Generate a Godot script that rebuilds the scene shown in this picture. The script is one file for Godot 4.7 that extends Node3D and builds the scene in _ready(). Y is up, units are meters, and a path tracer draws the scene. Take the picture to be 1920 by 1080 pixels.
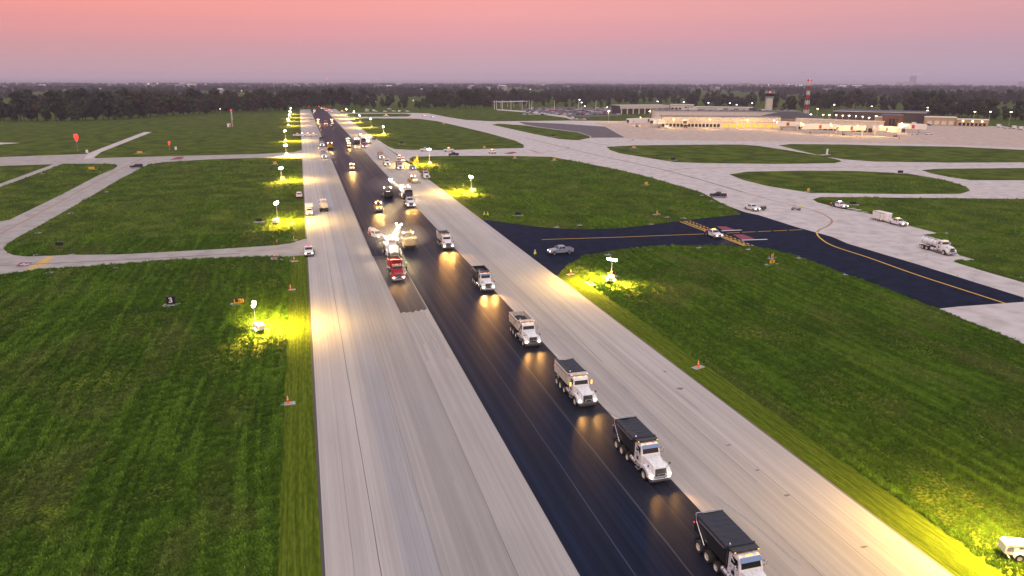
extends Node3D
# Night paving of an airport runway at dusk, seen from a drone. Runway runs along -z, x to the right, ground at y 0.
const FOCAL := 1350.0      # in pixels of a 1920 wide picture
const EYE := 37.0
const PITCH := -16.033
const YAW := -15.971
const ROLL := 0.15
var cam_basis := Basis.from_euler(Vector3(deg_to_rad(PITCH), deg_to_rad(YAW), deg_to_rad(ROLL)))
var M := {}
var taken := {}
var rng := RandomNumberGenerator.new()
var proto := {}

class Shape:
	var st := SurfaceTool.new()
	var xf := Transform3D.IDENTITY
	var group := 1
	func _init() -> void:
		st.begin(Mesh.PRIMITIVE_TRIANGLES)
		st.set_smooth_group(-1)
	func ft(a: Vector3, b: Vector3, c: Vector3, n: Vector3) -> void:
		if (b - a).cross(c - a).dot(n) > 0.0:
			var t := b
			b = c
			c = t
		st.add_vertex(xf * a)
		st.add_vertex(xf * b)
		st.add_vertex(xf * c)
	func fq(a: Vector3, b: Vector3, c: Vector3, d: Vector3, n: Vector3) -> void:
		ft(a, b, c, n)
		ft(a, c, d, n)
	func box(c: Vector3, s: Vector3, bev := 0.0) -> void:
		var h := s * 0.5
		if bev <= 0.0:
			for a in 3:
				for sg in [-1.0, 1.0]:
					var n := Vector3.ZERO
					n[a] = sg
					var u := (a + 1) % 3
					var w := (a + 2) % 3
					var p := []
					for k in [[-1, -1], [1, -1], [1, 1], [-1, 1]]:
						var q := Vector3.ZERO
						q[a] = sg * h[a]
						q[u] = k[0] * h[u]
						q[w] = k[1] * h[w]
						p.append(c + q)
					fq(p[0], p[1], p[2], p[3], n)
			return
		var b := minf(bev, h[h.min_axis_index()] * 0.95)
		for a in 3:
			var u := (a + 1) % 3
			var w := (a + 2) % 3
			for sg in [-1.0, 1.0]:
				var n := Vector3.ZERO
				n[a] = sg
				var p := []
				for k in [[-1, -1], [1, -1], [1, 1], [-1, 1]]:
					var q := Vector3.ZERO
					q[a] = sg * h[a]
					q[u] = k[0] * (h[u] - b)
					q[w] = k[1] * (h[w] - b)
					p.append(c + q)
				fq(p[0], p[1], p[2], p[3], n)
				for sg2 in [-1.0, 1.0]:   # edge between face a,sg and face u,sg2
					var e := []
					for sw in [-1.0, 1.0]:
						var q1 := Vector3.ZERO
						q1[a] = sg * h[a]
						q1[u] = sg2 * (h[u] - b)
						q1[w] = sw * (h[w] - b)
						var q2 := Vector3.ZERO
						q2[a] = sg * (h[a] - b)
						q2[u] = sg2 * h[u]
						q2[w] = sw * (h[w] - b)
						e.append([c + q1, c + q2])
					var n2 := Vector3.ZERO
					n2[a] = sg
					n2[u] = sg2
					fq(e[0][0], e[0][1], e[1][1], e[1][0], n2)
		for sx in [-1.0, 1.0]:
			for sy in [-1.0, 1.0]:
				for sz in [-1.0, 1.0]:
					var s3 := Vector3(sx, sy, sz)
					ft(c + s3 * Vector3(h.x, h.y - b, h.z - b), c + s3 * Vector3(h.x - b, h.y, h.z - b), c + s3 * Vector3(h.x - b, h.y - b, h.z), s3)
	func tube(p0: Vector3, p1: Vector3, r0: float, r1 := -1.0, n := 8, caps := true) -> void:
		if r1 < 0.0:
			r1 = r0
		var ax := (p1 - p0).normalized()
		var u := ax.cross(Vector3.UP if absf(ax.y) < 0.9 else Vector3.RIGHT).normalized()
		var w := ax.cross(u)
		group += 1
		st.set_smooth_group(group)
		for i in n:
			var a0 := TAU * i / n
			var a1 := TAU * (i + 1) / n
			var d0 := u * cos(a0) + w * sin(a0)
			var d1 := u * cos(a1) + w * sin(a1)
			fq(p0 + d0 * r0, p0 + d1 * r0, p1 + d1 * r1, p1 + d0 * r1, d0 + d1)
		st.set_smooth_group(-1)
		if caps:
			for i in n:
				var a0 := TAU * i / n
				var a1 := TAU * (i + 1) / n
				var d0 := u * cos(a0) + w * sin(a0)
				var d1 := u * cos(a1) + w * sin(a1)
				ft(p0, p0 + d0 * r0, p0 + d1 * r0, -ax)
				ft(p1, p1 + d0 * r1, p1 + d1 * r1, ax)
	# turned shape: pairs (radius, along) about an axis through c
	func lathe(c: Vector3, ax: Vector3, prof: Array, n := 16) -> void:
		var u := ax.cross(Vector3.UP if absf(ax.y) < 0.9 else Vector3.RIGHT).normalized()
		var w := ax.cross(u)
		for k in prof.size() - 1:
			group += 1
			st.set_smooth_group(group)
			var r0: float = prof[k][0]
			var r1: float = prof[k + 1][0]
			var h0: float = prof[k][1]
			var h1: float = prof[k + 1][1]
			for i in n:
				var a0 := TAU * i / n
				var a1 := TAU * (i + 1) / n
				var d0 := u * cos(a0) + w * sin(a0)
				var d1 := u * cos(a1) + w * sin(a1)
				var nn := (d0 + d1) * 0.5 * (h1 - h0) - ax * (r1 - r0)
				fq(c + d0 * r0 + ax * h0, c + d1 * r0 + ax * h0, c + d1 * r1 + ax * h1, c + d0 * r1 + ax * h1, nn)
		st.set_smooth_group(-1)
	# profile of [z, y, half width] (a closed outline, any winding), spanning x from -hw to hw
	func prism(prof: Array, x0 := 0.0) -> void:
		var poly := PackedVector2Array()
		for p in prof:
			poly.append(Vector2(p[0], p[1]))
		var area := 0.0
		for i in poly.size():
			area += poly[i].cross(poly[(i + 1) % poly.size()])
		var sg := 1.0 if area > 0.0 else -1.0
		for i in poly.size():
			var j := (i + 1) % poly.size()
			var d := poly[j] - poly[i]
			var n := Vector3(0, -d.x, d.y) * sg
			var a: float = prof[i][2]
			var b: float = prof[j][2]
			fq(Vector3(x0 - a, poly[i].y, poly[i].x), Vector3(x0 + a, poly[i].y, poly[i].x), Vector3(x0 + b, poly[j].y, poly[j].x), Vector3(x0 - b, poly[j].y, poly[j].x), n)
		var t := Geometry2D.triangulate_polygon(poly)
		for k in range(0, t.size(), 3):
			for s in [-1.0, 1.0]:
				var v := []
				for m in 3:
					var q: Array = prof[t[k + m]]
					v.append(Vector3(x0 + s * q[2], q[1], q[0]))
				ft(v[0], v[1], v[2], Vector3(s, 0, 0))
	# flat outline in x,z raised from y0 to y1
	func slab(poly: PackedVector2Array, y0: float, y1: float, scale_top := 1.0) -> void:
		var area := 0.0
		var mid := Vector2.ZERO
		for i in poly.size():
			area += poly[i].cross(poly[(i + 1) % poly.size()])
			mid += poly[i] / poly.size()
		var top := PackedVector2Array()
		for p in poly:
			top.append(mid + (p - mid) * scale_top)
		for i in poly.size():
			var j := (i + 1) % poly.size()
			var d := poly[j] - poly[i]
			var n := Vector3(d.y, 0, -d.x) * signf(area)
			fq(Vector3(poly[i].x, y0, poly[i].y), Vector3(poly[j].x, y0, poly[j].y), Vector3(top[j].x, y1, top[j].y), Vector3(top[i].x, y1, top[i].y), n)
		var t := Geometry2D.triangulate_polygon(poly)
		for k in range(0, t.size(), 3):
			ft(Vector3(top[t[k]].x, y1, top[t[k]].y), Vector3(top[t[k + 1]].x, y1, top[t[k + 1]].y), Vector3(top[t[k + 2]].x, y1, top[t[k + 2]].y), Vector3.UP)
			ft(Vector3(poly[t[k]].x, y0, poly[t[k]].y), Vector3(poly[t[k + 1]].x, y0, poly[t[k + 1]].y), Vector3(poly[t[k + 2]].x, y0, poly[t[k + 2]].y), Vector3.DOWN)
	func mesh() -> ArrayMesh:
		st.generate_normals()
		return st.commit()

func G(px: float, py: float, y0 := 0.0) -> Vector3:      # the point at height y0 seen at that pixel of the photograph
	var d := cam_basis * Vector3(px - 960.0, 540.0 - py, -FOCAL)
	var t := (y0 - EYE) / d.y
	return Vector3(d.x * t, y0, d.z * t)

func numbered(called: String) -> String:
	var n: int = taken.get(called, -1) + 1
	taken[called] = n
	return called if n == 0 else "%s_%03d" % [called, n]

func tag(o: Node, label: String, category := "", group := "", kind := "") -> void:
	if label: o.set_meta("label", label)
	if category: o.set_meta("category", category)
	if group: o.set_meta("group", group)
	if kind: o.set_meta("kind", kind)

func thing(called: String, label: String, category: String, at := Vector3.ZERO, turn := 0.0, group := "") -> Node3D:
	var o := Node3D.new()
	o.name = numbered(called)
	add_child(o)
	o.position = at
	o.rotation.y = turn
	tag(o, label, category, group)
	return o

func copy(root: Node3D, called: String, label: String, at: Vector3, turn := 0.0, group := "", size := 1.0) -> Node3D:
	var r: Node3D = root.duplicate()
	r.name = numbered(called)
	add_child(r)
	r.transform = Transform3D(Basis(Vector3.UP, turn).scaled(Vector3.ONE * size), at)
	r.set_meta("label", label)
	if group: r.set_meta("group", group)
	elif r.has_meta("group"): r.remove_meta("group")
	return r

func put(called: String, mesh: Mesh, m: Material, parent: Node = self, at := Vector3.ZERO, turn := Vector3.ZERO) -> MeshInstance3D:
	var o := MeshInstance3D.new()
	o.name = numbered(called) if parent == self else called
	o.mesh = mesh
	o.material_override = m
	o.position = at
	o.rotation = turn
	parent.add_child(o, true)
	return o

func part(called: String, s: Shape, m: Material, parent: Node, at := Vector3.ZERO, turn := Vector3.ZERO) -> MeshInstance3D:
	return put(called, s.mesh(), m, parent, at, turn)

func bpart(called: String, c: Vector3, size: Vector3, bev: float, m: Material, parent: Node) -> MeshInstance3D:
	var s := Shape.new()
	s.box(c, size, bev)
	return part(called, s, m, parent)

func rod(called: String, a: Vector3, b: Vector3, r: float, m: Material, parent: Node, r1 := -1.0, n := 8) -> MeshInstance3D:
	var s := Shape.new()
	s.tube(a, b, r, r1, n)
	return part(called, s, m, parent)

func spot(parent: Node, at: Vector3, to: Vector3, energy: float, angle: float, col: Color, size := 0.15, blend := 0.6) -> void:
	var l := SpotLight3D.new()
	l.name = "beam"
	l.light_energy = energy
	l.spot_angle = angle
	l.spot_angle_attenuation = blend
	l.spot_range = 120.0
	l.spot_attenuation = 2.0
	l.light_color = col
	l.light_size = size
	l.shadow_enabled = true
	parent.add_child(l, true)
	l.transform = Transform3D(Basis.IDENTITY, at).looking_at(to, Vector3.UP if absf((to - at).normalized().y) < 0.99 else Vector3.RIGHT)

# ---------- materials (colours given as linear values) ----------
func lin(r: float, g: float, b: float, a := 1.0) -> Color:
	var c := Color(r, g, b).linear_to_srgb()
	c.a = a
	return c

func mat(key: String, c: Color, rough := 0.6, metal := 0.0, spec := 0.5) -> StandardMaterial3D:
	if M.has(key): return M[key]
	var m := StandardMaterial3D.new()
	m.resource_name = key
	m.albedo_color = c
	m.roughness = rough
	m.metallic = metal
	m.metallic_specular = spec
	M[key] = m
	return m

func glow(key: String, c: Color, e: float) -> StandardMaterial3D:
	var m := mat(key, c, 0.4)
	m.emission_enabled = true
	m.emission = c
	m.emission_energy_multiplier = e
	return m

func noise_tex(freq: float, oct: int, ramp: Array, sd: int, size := 512, kind := FastNoiseLite.TYPE_SIMPLEX_SMOOTH) -> NoiseTexture2D:
	var n := FastNoiseLite.new()
	n.noise_type = kind
	n.frequency = freq
	n.fractal_octaves = oct
	n.seed = sd
	var t := NoiseTexture2D.new()
	t.width = size
	t.height = size
	t.seamless = true
	t.noise = n
	var g := Gradient.new()
	var off := PackedFloat32Array()
	var col := PackedColorArray()
	for r in ramp:
		off.append(r[0])
		col.append(r[1])
	g.offsets = off
	g.colors = col
	t.color_ramp = g
	return t

func grimy(m: StandardMaterial3D, tex: Texture2D, scale := 0.4) -> StandardMaterial3D:
	m.albedo_texture = tex
	m.uv1_triplanar = true
	m.uv1_scale = Vector3.ONE * scale
	return m

# ---------- textures ----------
func fnl(freq: float, sd: int, oct := 3) -> FastNoiseLite:
	var n := FastNoiseLite.new()
	n.noise_type = FastNoiseLite.TYPE_SIMPLEX_SMOOTH
	n.frequency = freq
	n.fractal_octaves = oct
	n.seed = sd
	return n

# colour image whose streaks run along v; lays = [weight, u frequency, v frequency]
func streak_tex(w: int, h: int, sd: int, lays: Array, dark: Color, light: Color, speck := 0.0) -> ImageTexture:
	var n := fnl(1.0, sd, 2)
	var r := RandomNumberGenerator.new()
	r.seed = sd
	var data := PackedByteArray()
	data.resize(w * h * 3)
	var k := 0
	for y in h:
		for x in w:
			var t := 0.5
			for l in lays:
				t += l[0] * n.get_noise_2d(x * l[1], y * l[2] + l[0] * 977.0)
			t = clampf(t + (r.randf() - 0.5) * speck, 0.0, 1.0)
			var c := dark.lerp(light, t)
			data[k] = int(c.r * 255.0)
			data[k + 1] = int(c.g * 255.0)
			data[k + 2] = int(c.b * 255.0)
			k += 3
	return ImageTexture.create_from_image(Image.create_from_data(w, h, false, Image.FORMAT_RGB8, data))

func grey(v: float) -> Color:
	return Color(v, v, v)

func world_uv(m: StandardMaterial3D, tex: Texture2D, metres: float) -> StandardMaterial3D:
	m.albedo_texture = tex
	m.uv1_triplanar = true
	m.uv1_world_triplanar = true
	m.uv1_scale = Vector3.ONE / metres
	m.uv1_triplanar_sharpness = 4.0
	return m

# ---------- flat sheets ----------
func px_poly(pts: Array, smooth := 0) -> PackedVector2Array:
	var p := PackedVector2Array()
	for q in pts:
		var g := G(q[0], q[1])
		p.append(Vector2(g.x, g.z))
	for k in smooth:
		var o := PackedVector2Array()
		for i in p.size():
			var a := p[i]
			var b := p[(i + 1) % p.size()]
			o.append(a.lerp(b, 0.25))
			o.append(a.lerp(b, 0.75))
		p = o
	return p

# horizontal sheet with uv = metres (or, with box given, 0..1 over that box)
func sheet_mesh(poly: PackedVector2Array, y: float, box := Rect2()) -> ArrayMesh:
	var st := SurfaceTool.new()
	st.begin(Mesh.PRIMITIVE_TRIANGLES)
	st.set_normal(Vector3.UP)
	st.set_tangent(Plane(1, 0, 0, 1))
	var t := Geometry2D.triangulate_polygon(poly)
	if t.is_empty():
		print("NO TRIANGLES ", poly.size())
	for k in range(0, t.size(), 3):
		var a := poly[t[k]]
		var b := poly[t[k + 1]]
		var c := poly[t[k + 2]]
		if (b - a).cross(c - a) < 0.0:
			var s := b
			b = c
			c = s
		for v in [a, b, c]:
			var uv: Vector2 = v if box.size == Vector2.ZERO else (v - box.position) / box.size
			st.set_uv(uv)
			st.set_uv2(v)
			st.add_vertex(Vector3(v.x, y, v.y))
	return st.commit()

func sheet(called: String, poly: PackedVector2Array, y: float, m: Material, parent: Node = self, box := Rect2()) -> MeshInstance3D:
	var o := put(called, sheet_mesh(poly, y, box), m, parent)
	if parent == self: o.set_meta("kind", "structure")
	return o

func rect(x0: float, x1: float, z0: float, z1: float) -> PackedVector2Array:
	return PackedVector2Array([Vector2(x0, z0), Vector2(x1, z0), Vector2(x1, z1), Vector2(x0, z1)])

# a painted line of a given width along points (world x,z)
func line_poly(pts: PackedVector2Array, w: float) -> PackedVector2Array:
	var l := PackedVector2Array()
	var r := PackedVector2Array()
	for i in pts.size():
		var d := (pts[mini(i + 1, pts.size() - 1)] - pts[maxi(i - 1, 0)]).normalized()
		var n := Vector2(-d.y, d.x) * w * 0.5
		l.append(pts[i] + n)
		r.append(pts[i] - n)
	r.reverse()
	l.append_array(r)
	return l

func px_line(pts: Array, w: float, curved := false) -> PackedVector2Array:
	var p := PackedVector2Array()
	for q in pts:
		var g := G(q[0], q[1])
		p.append(Vector2(g.x, g.z))
	if curved:
		var c := Curve2D.new()
		for i in p.size():
			var d := (p[mini(i + 1, p.size() - 1)] - p[maxi(i - 1, 0)]) / 6.0
			c.add_point(p[i], -d, d)
		p = c.tessellate_even_length(5, 1.2)
	return line_poly(p, w)

const RUN_L := -0.8
const RUN_R := 46.2
var green_polys := []      # grass areas (world) laid over paving
var paved := []            # paving (world), where no tall grass stands

func setup_materials() -> void:
	# concrete and old runway surface: streaks run with the traffic
	var run := streak_tex(1024, 2048, 11, [[0.24, 0.012, 0.0015], [0.24, 0.06, 0.003], [0.2, 0.25, 0.008], [0.13, 0.012, 0.03], [0.1, 0.5, 0.12]], grey(0.82), grey(1.0), 0.06)
	for d in [["run_a", [0.5, 0.455, 0.415]], ["run_b", [0.49, 0.45, 0.41]], ["run_c", [0.41, 0.39, 0.38]], ["run_d", [0.385, 0.355, 0.325]], ["run_e", [0.44, 0.405, 0.37]], ["run_f", [0.46, 0.42, 0.375]]]:
		var m := mat(d[0], lin(d[1][0], d[1][1], d[1][2]), 0.9, 0.0, 0.3)
		m.albedo_texture = run
	var patch := noise_tex(0.012, 5, [[0.0, grey(0.82)], [0.45, grey(0.93)], [1.0, grey(1.0)]], 5, 1024)
	world_uv(mat("concrete", lin(0.56, 0.505, 0.47), 0.9, 0.0, 0.3), patch, 63.0)
	world_uv(mat("taxi_grey", lin(0.4, 0.365, 0.33), 0.9, 0.0, 0.3), patch, 71.0)
	world_uv(mat("old_asphalt", lin(0.13, 0.115, 0.12), 0.9, 0.0, 0.3), patch, 57.0)
	world_uv(mat("gravel_grey", lin(0.42, 0.4, 0.37), 0.95, 0.0, 0.3), patch, 23.0)
	var asp := streak_tex(512, 2048, 23, [[0.3, 0.03, 0.0015], [0.22, 0.12, 0.004], [0.18, 0.5, 0.01], [0.15, 0.02, 0.02]], lin(0.3, 0.3, 0.3), grey(1.0), 0.16)
	var gloss := streak_tex(512, 1024, 31, [[0.3, 0.03, 0.003], [0.3, 0.15, 0.006], [0.2, 0.6, 0.02]], grey(0.5), grey(0.85), 0.06)
	for d in [["asphalt_a", [0.011, 0.022, 0.05]], ["asphalt_b", [0.024, 0.029, 0.048]], ["asphalt_c", [0.009, 0.019, 0.046]], ["milled", [0.1, 0.095, 0.1]]]:
		var m := mat(d[0], lin(d[1][0], d[1][1], d[1][2]), 0.78, 0.0, 0.17)
		m.albedo_texture = asp
		m.roughness_texture = gloss
	var aspn := noise_tex(0.02, 4, [[0.0, grey(0.6)], [0.5, grey(0.85)], [1.0, grey(1.0)]], 9, 512)
	world_uv(mat("asphalt_taxi", lin(0.010, 0.018, 0.042), 0.8, 0.0, 0.15), aspn, 31.0)
	# grass: fine clumps, and wide patches through the detail layer
	var fine := noise_tex(0.03, 5, [[0.2, lin(0.22, 0.25, 0.22)], [0.5, lin(0.5, 0.52, 0.5)], [0.8, lin(0.95, 0.95, 0.85)]], 3, 1024)
	for d in [["grass", [0.2, 0.27, 0.04], 13.0], ["grass_mown", [0.17, 0.21, 0.02], 5.0], ["grass_far", [0.2, 0.27, 0.04], 47.0]]:
		var m := mat(d[0], lin(d[1][0], d[1][1], d[1][2]), 1.0, 0.0, 0.1)
		world_uv(m, fine, d[2])
	var wide := noise_tex(0.012, 5, [[0.15, lin(0.33, 0.38, 0.38)], [0.5, lin(0.62, 0.62, 0.6)], [0.85, lin(0.98, 0.92, 0.72)]], 41, 1024)
	for k in ["grass", "grass_far"]:
		M[k].detail_enabled = true
		M[k].detail_albedo = wide
		M[k].detail_blend_mode = BaseMaterial3D.BLEND_MODE_MUL
		M[k].detail_uv_layer = BaseMaterial3D.DETAIL_UV_2
		M[k].uv2_scale = Vector3.ONE / 160.0
	world_uv(mat("yellow_paint", lin(0.75, 0.43, 0.03), 0.7), patch, 5.0)
	world_uv(mat("faded_paint", lin(0.36, 0.2, 0.13), 0.8), patch, 3.0)
	world_uv(mat("rubber_line", lin(0.16, 0.13, 0.115), 0.85), patch, 3.0)
	world_uv(mat("white_paint", lin(0.8, 0.8, 0.8), 0.7), patch, 5.0)
	world_uv(mat("red_paint", lin(0.22, 0.03, 0.05), 0.7), patch, 5.0)
	mat("joint", lin(0.16, 0.145, 0.135), 0.9)
	world_uv(mat("scrub", lin(0.345, 0.32, 0.3), 0.9), patch, 3.0)
	world_uv(mat("apron_tan", lin(0.52, 0.41, 0.33), 0.9, 0.0, 0.3), patch, 83.0)
	mat("soil_dark", lin(0.07, 0.065, 0.055), 0.95)

func build_setting() -> void:
	# ----- terrain -----
	var st := SurfaceTool.new()
	st.begin(Mesh.PRIMITIVE_TRIANGLES)
	st.set_normal(Vector3.UP)
	st.set_tangent(Plane(1, 0, 0, 1))
	var far := rect(-7000, 9000, -7500, 1500)
	sheet("terrain", far, -0.03, M.grass_far)
	sheet("ground", rect(-420, 620, -1040, 60), 0.0, M.grass)
	# ----- left taxiways -----
	var y := 0.006
	var left := px_poly([[579, 489], [566, 487], [536, 482.4], [510, 480.5], [440, 483], [320, 488], [155, 500], [98, 503], [22, 512], [0, 515.5], [-120, 525], [-170, 440], [-140, 300], [0, 294.5], [140, 289.5], [165, 288.5], [180, 296.5], [350, 292], [480, 289], [552, 285], [565, 281], [572, 284]])
	paved.append(left)
	sheet("taxiway_west", left, y, M.taxi_grey)
	var path := px_poly([[157, 299], [165, 287.5], [270, 247.5], [285, 247.5], [190, 285], [172, 298]])
	sheet("service_path_west", path, y + 0.004, M.concrete)
	sheet("service_path_far", px_poly([[-40, 266], [38, 268], [0, 271], [-40, 271]]), y, M.concrete)
	var isl := [
		[[568, 297.5], [568.5, 300], [573.5, 403], [576, 447.6], [568, 449], [547, 455.5], [514, 460], [440, 465], [320, 472], [222, 477], [133, 478], [53, 481], [24, 478], [11, 471], [8, 466], [11, 460], [31, 445.6], [67, 427], [153, 378], [230, 333], [262, 317], [278, 308], [320, 303], [400, 298.5], [480, 296], [538, 296]],
		[[0, 415], [18, 412], [111, 367], [184, 329], [213, 317], [221, 311], [217, 308], [200, 306.7], [118, 307], [0, 351], [-60, 376], [-60, 427]],
		[[100, 308], [0, 344.5], [-60, 368], [-60, 312], [0, 311]]]
	for i in isl.size():
		green(px_poly(isl[i]), y + 0.008)
	# ----- right taxiways and apron -----
	var right := px_poly([[632, 211.7], [773, 211.7], [803, 212.5], [842, 220], [875, 225], [925, 227.5], [1073, 226], [1163, 227], [1240, 224], [1500, 226], [1660, 228], [1740, 233], [1860, 236.5], [1920, 242], [2150, 256], [2350, 330], [2350, 760], [1920, 645], [1903, 638], [1759, 579], [1700, 545], [1640, 520], [1500, 455], [1400, 412], [1371, 388.7], [1351, 380], [1314, 360], [1200, 327.5], [1167, 320], [1133, 313], [1067, 300], [1033, 294], [950, 292], [833, 292.5], [775, 293.5], [768, 297], [768, 304], [735, 283]])
	paved.append(right)
	sheet("apron", right, y, M.concrete)
	var grass_r := [
		[[647, 222], [700, 221.7], [783, 222.5], [817, 226.7], [867, 238], [917, 250], [967, 264], [982, 271.7], [982, 277.5], [917, 279], [833, 281.7], [767, 281], [740, 279.5], [728, 275]],
		[[642, 213.2], [760, 213], [772, 215], [765, 218.5], [656, 219.2]],
		[[922, 234], [933, 231.7], [983, 235], [1042, 243], [1083, 248], [1105, 255], [1107, 258.5], [1083, 263], [1050, 261], [1000, 251], [950, 240]],
		[[1137, 275.5], [1187, 272.5], [1340, 271], [1390, 271], [1423, 273.5], [1460, 279], [1540, 292], [1574, 300], [1578, 303], [1564, 306], [1460, 307.5], [1323, 306], [1265, 304], [1223, 297.5], [1162, 287.5], [1145, 281.7]],
		[[1459, 272.5], [1483, 270], [1592, 271], [1640, 272.6], [1788, 275], [1920, 281], [2100, 288], [2100, 306], [1920, 304.5], [1780, 305], [1640, 303], [1585, 299], [1548, 294], [1504, 283.7]],
		[[1367, 327], [1400, 322], [1500, 320], [1600, 320.5], [1700, 325], [1770, 337], [1812, 350], [1819, 358], [1800, 363.5], [1700, 364], [1520, 361.7], [1440, 349], [1395, 338]],
		[[1728, 319], [1760, 316.5], [1920, 315], [2100, 314], [2100, 340], [1920, 338], [1820, 338], [1780, 332], [1745, 325]],
		[[1524, 374], [1537, 369.5], [1631, 370], [1920, 373], [2150, 376], [2150, 600], [1920, 530], [1850, 510], [1787, 490.5], [1828, 487], [1800, 479], [1765, 455], [1731, 440], [1759, 437.5], [1703, 423], [1631, 401], [1587, 393], [1534, 380]]]
	for i in grass_r.size():
		green(px_poly(grass_r[i]), y + 0.006)
	sheet("dark_apron_patch", px_poly([[972, 228.5], [1050, 231.7], [1135, 237.5], [1172, 258], [1109, 258.3], [1107, 255], [1085, 247.6], [1042, 242.2], [1017, 239], [985, 234]]), y + 0.003, M.old_asphalt)
	# new asphalt taxiway
	var taxi := px_poly([[900, 412], [920, 413.5], [1000, 424.5], [1050, 428.7], [1100, 430], [1160, 428.5], [1200, 424], [1260, 416.5], [1312, 410], [1375, 403.5], [1388, 402.6], [1371, 388.7], [1397, 398], [1423, 403.5], [1493, 425.7], [1560, 444], [1589, 456.7], [1720, 495.6], [1920, 558], [1920, 566], [1798, 574.7], [1759, 579], [1734, 570.6], [1637, 531.7], [1562, 505], [1491, 478.5], [1445, 467], [1417, 463], [1380, 460], [1320, 459.5], [1231, 462], [1167, 467], [1130, 473], [1096, 480], [1078, 489], [1061, 500], [1048, 513], [1040, 520], [1030, 518]])
	paved.append(taxi)
	sheet("asphalt_taxiway", taxi, y + 0.012, M.asphalt_taxi)
	# ----- runway: old surface in lanes, new asphalt mat laid over it -----
	var whole := Rect2(RUN_L, -1080, RUN_R - RUN_L, 1150)
	var run := sheet("runway", rect(RUN_L, RUN_R, -1035, 40), 0.02, M.run_d, self, whole)
	var lanes := [[RUN_L + 0.02, 3.4, "run_a"], [3.46, 5.2, "run_b"], [5.2, 7.9, "run_c"], [7.95, 13.6, "run_d"], [13.66, 18.3, "run_e"], [31.7, 36.4, "run_e"], [36.45, 41.2, "run_f"], [41.25, RUN_R - 0.02, "run_a"]]
	for l in lanes:
		var lane := sheet("paving_lane", rect(l[0], l[1], -1034, 39.9), 0.026, M[l[2]], run, whole)
		lane.set_meta("label", "pale worn lane of the old runway surface")
	paved.append(rect(RUN_L, RUN_R, -1040, 60))
	# sealed joints along the lanes, slightly wandering
	rng.seed = 77
	for jx in [[3.4, 0.075], [1.4, 0.03], [7.9, 0.035], [13.6, 0.05], [36.4, 0.03], [41.2, 0.045], [43.9, 0.03]]:
		var p := PackedVector2Array()
		var z := 10.0
		while z > -700.0:
			p.append(Vector2(jx[0] + rng.randf_range(-0.035, 0.035), z))
			z -= rng.randf_range(2.5, 6.0)
		sheet("joint", line_poly(p, jx[1]), 0.031, M.joint, run)
	# dark verge of soil along the edge
	sheet("verge", line_poly(PackedVector2Array([Vector2(RUN_L - 0.12, 30), Vector2(RUN_L - 0.12, -162)]), 0.3), 0.024, M.soil_dark, run)
	sheet("verge", line_poly(PackedVector2Array([Vector2(RUN_L - 0.12, -181), Vector2(RUN_L - 0.12, -372)]), 0.3), 0.024, M.joint, run)
	var verge_r := sheet("verge", line_poly(PackedVector2Array([Vector2(RUN_R + 0.1, 30), Vector2(RUN_R + 0.1, -130)]), 0.22), 0.024, M.joint, run)
	verge_r.set_meta("label", "thin dark soil edge")
	# tyre scrubs and patches on the old surface
	for c in [[1247, 697, 0.5, 0.5], [1275, 729, 0.9, 0.8], [1290, 752, 0.09, 6.5], [1366, 835, 0.7, 0.3], [1420, 882, 0.5, 0.3], [1476, 929, 0.7, 0.35], [1620, 1026, 0.8, 0.3]]:
		var g := G(c[0], c[1])
		var blot := PackedVector2Array()
		for k in 14:
			var a := TAU * k / 14.0
			var rr := rng.randf_range(0.72, 1.1)
			blot.append(Vector2(g.x + cos(a) * c[2] * 0.5 * rr, g.z + sin(a) * c[3] * 0.5 * rr))
		sheet("stain", blot, 0.033, M.run_stain if M.has("run_stain") else world_uv(mat("run_stain", lin(0.2, 0.185, 0.175), 0.9), M.concrete.albedo_texture, 3.0), run)
	# new mat, 5 cm thick, in passes
	var mats := Node3D.new()
	mats.name = "new_asphalt"
	add_child(mats)
	tag(mats, "", "", "", "structure")
	for a in [[18.25, 22.4, -1030.0, 40.0, 0.062, "asphalt_a"], [22.4, 26.7, -1030.0, 40.0, 0.066, "asphalt_c"], [26.7, 31.8, -1030.0, 40.0, 0.071, "asphalt_b"], [12.8, 18.25, -1030.0, -156.0, 0.058, "asphalt_c"]]:
		var s := sheet_mesh(rect(a[0], a[1], a[2], a[3]), a[4], Rect2(12.0, -1080, 20.0, 1150))
		var o := put("asphalt_pass", s, M[a[5]], mats)
		o.set_meta("label", "dark fresh asphalt pass laid along the runway")
		var e := Shape.new()
		var zc: float = (a[2] + a[3]) * 0.5
		e.box(Vector3((a[0] + a[1]) * 0.5, a[4] * 0.5 + 0.008, zc), Vector3(a[1] - a[0] - 0.01, a[4] - 0.02, a[3] - a[2] - 0.01))
		part("asphalt_edge", e, M.asphalt_taxi, o)
	# seams between the passes and dust dragged along them by the trucks
	rng.seed = 5
	mat("seam_dust", lin(0.042, 0.043, 0.052), 0.9)
	for jx in [[22.4, 0.1, 0.0712], [26.7, 0.16, 0.0752], [29.3, 0.03, 0.0752]]:
		var p := PackedVector2Array()
		var z := 10.0
		while z > -400.0:
			p.append(Vector2(jx[0] + rng.randf_range(-0.03, 0.03), z))
			z -= rng.randf_range(2.0, 5.0)
		sheet("seam", line_poly(p, jx[1]), jx[2], M.seam_dust, mats)
	# milled strip ahead of the paver, ragged at its end
	var rag := PackedVector2Array([Vector2(12.9, -157), Vector2(18.1, -157)])
	var zz := [-115.5, -114.6, -115.2, -114.2, -114.9, -113.8, -114.4, -114.0, -114.6, -113.9]
	for k in zz.size():
		rag.append(Vector2(18.1 - 4.6 * k / (zz.size() - 1.0), zz[k]))
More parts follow.
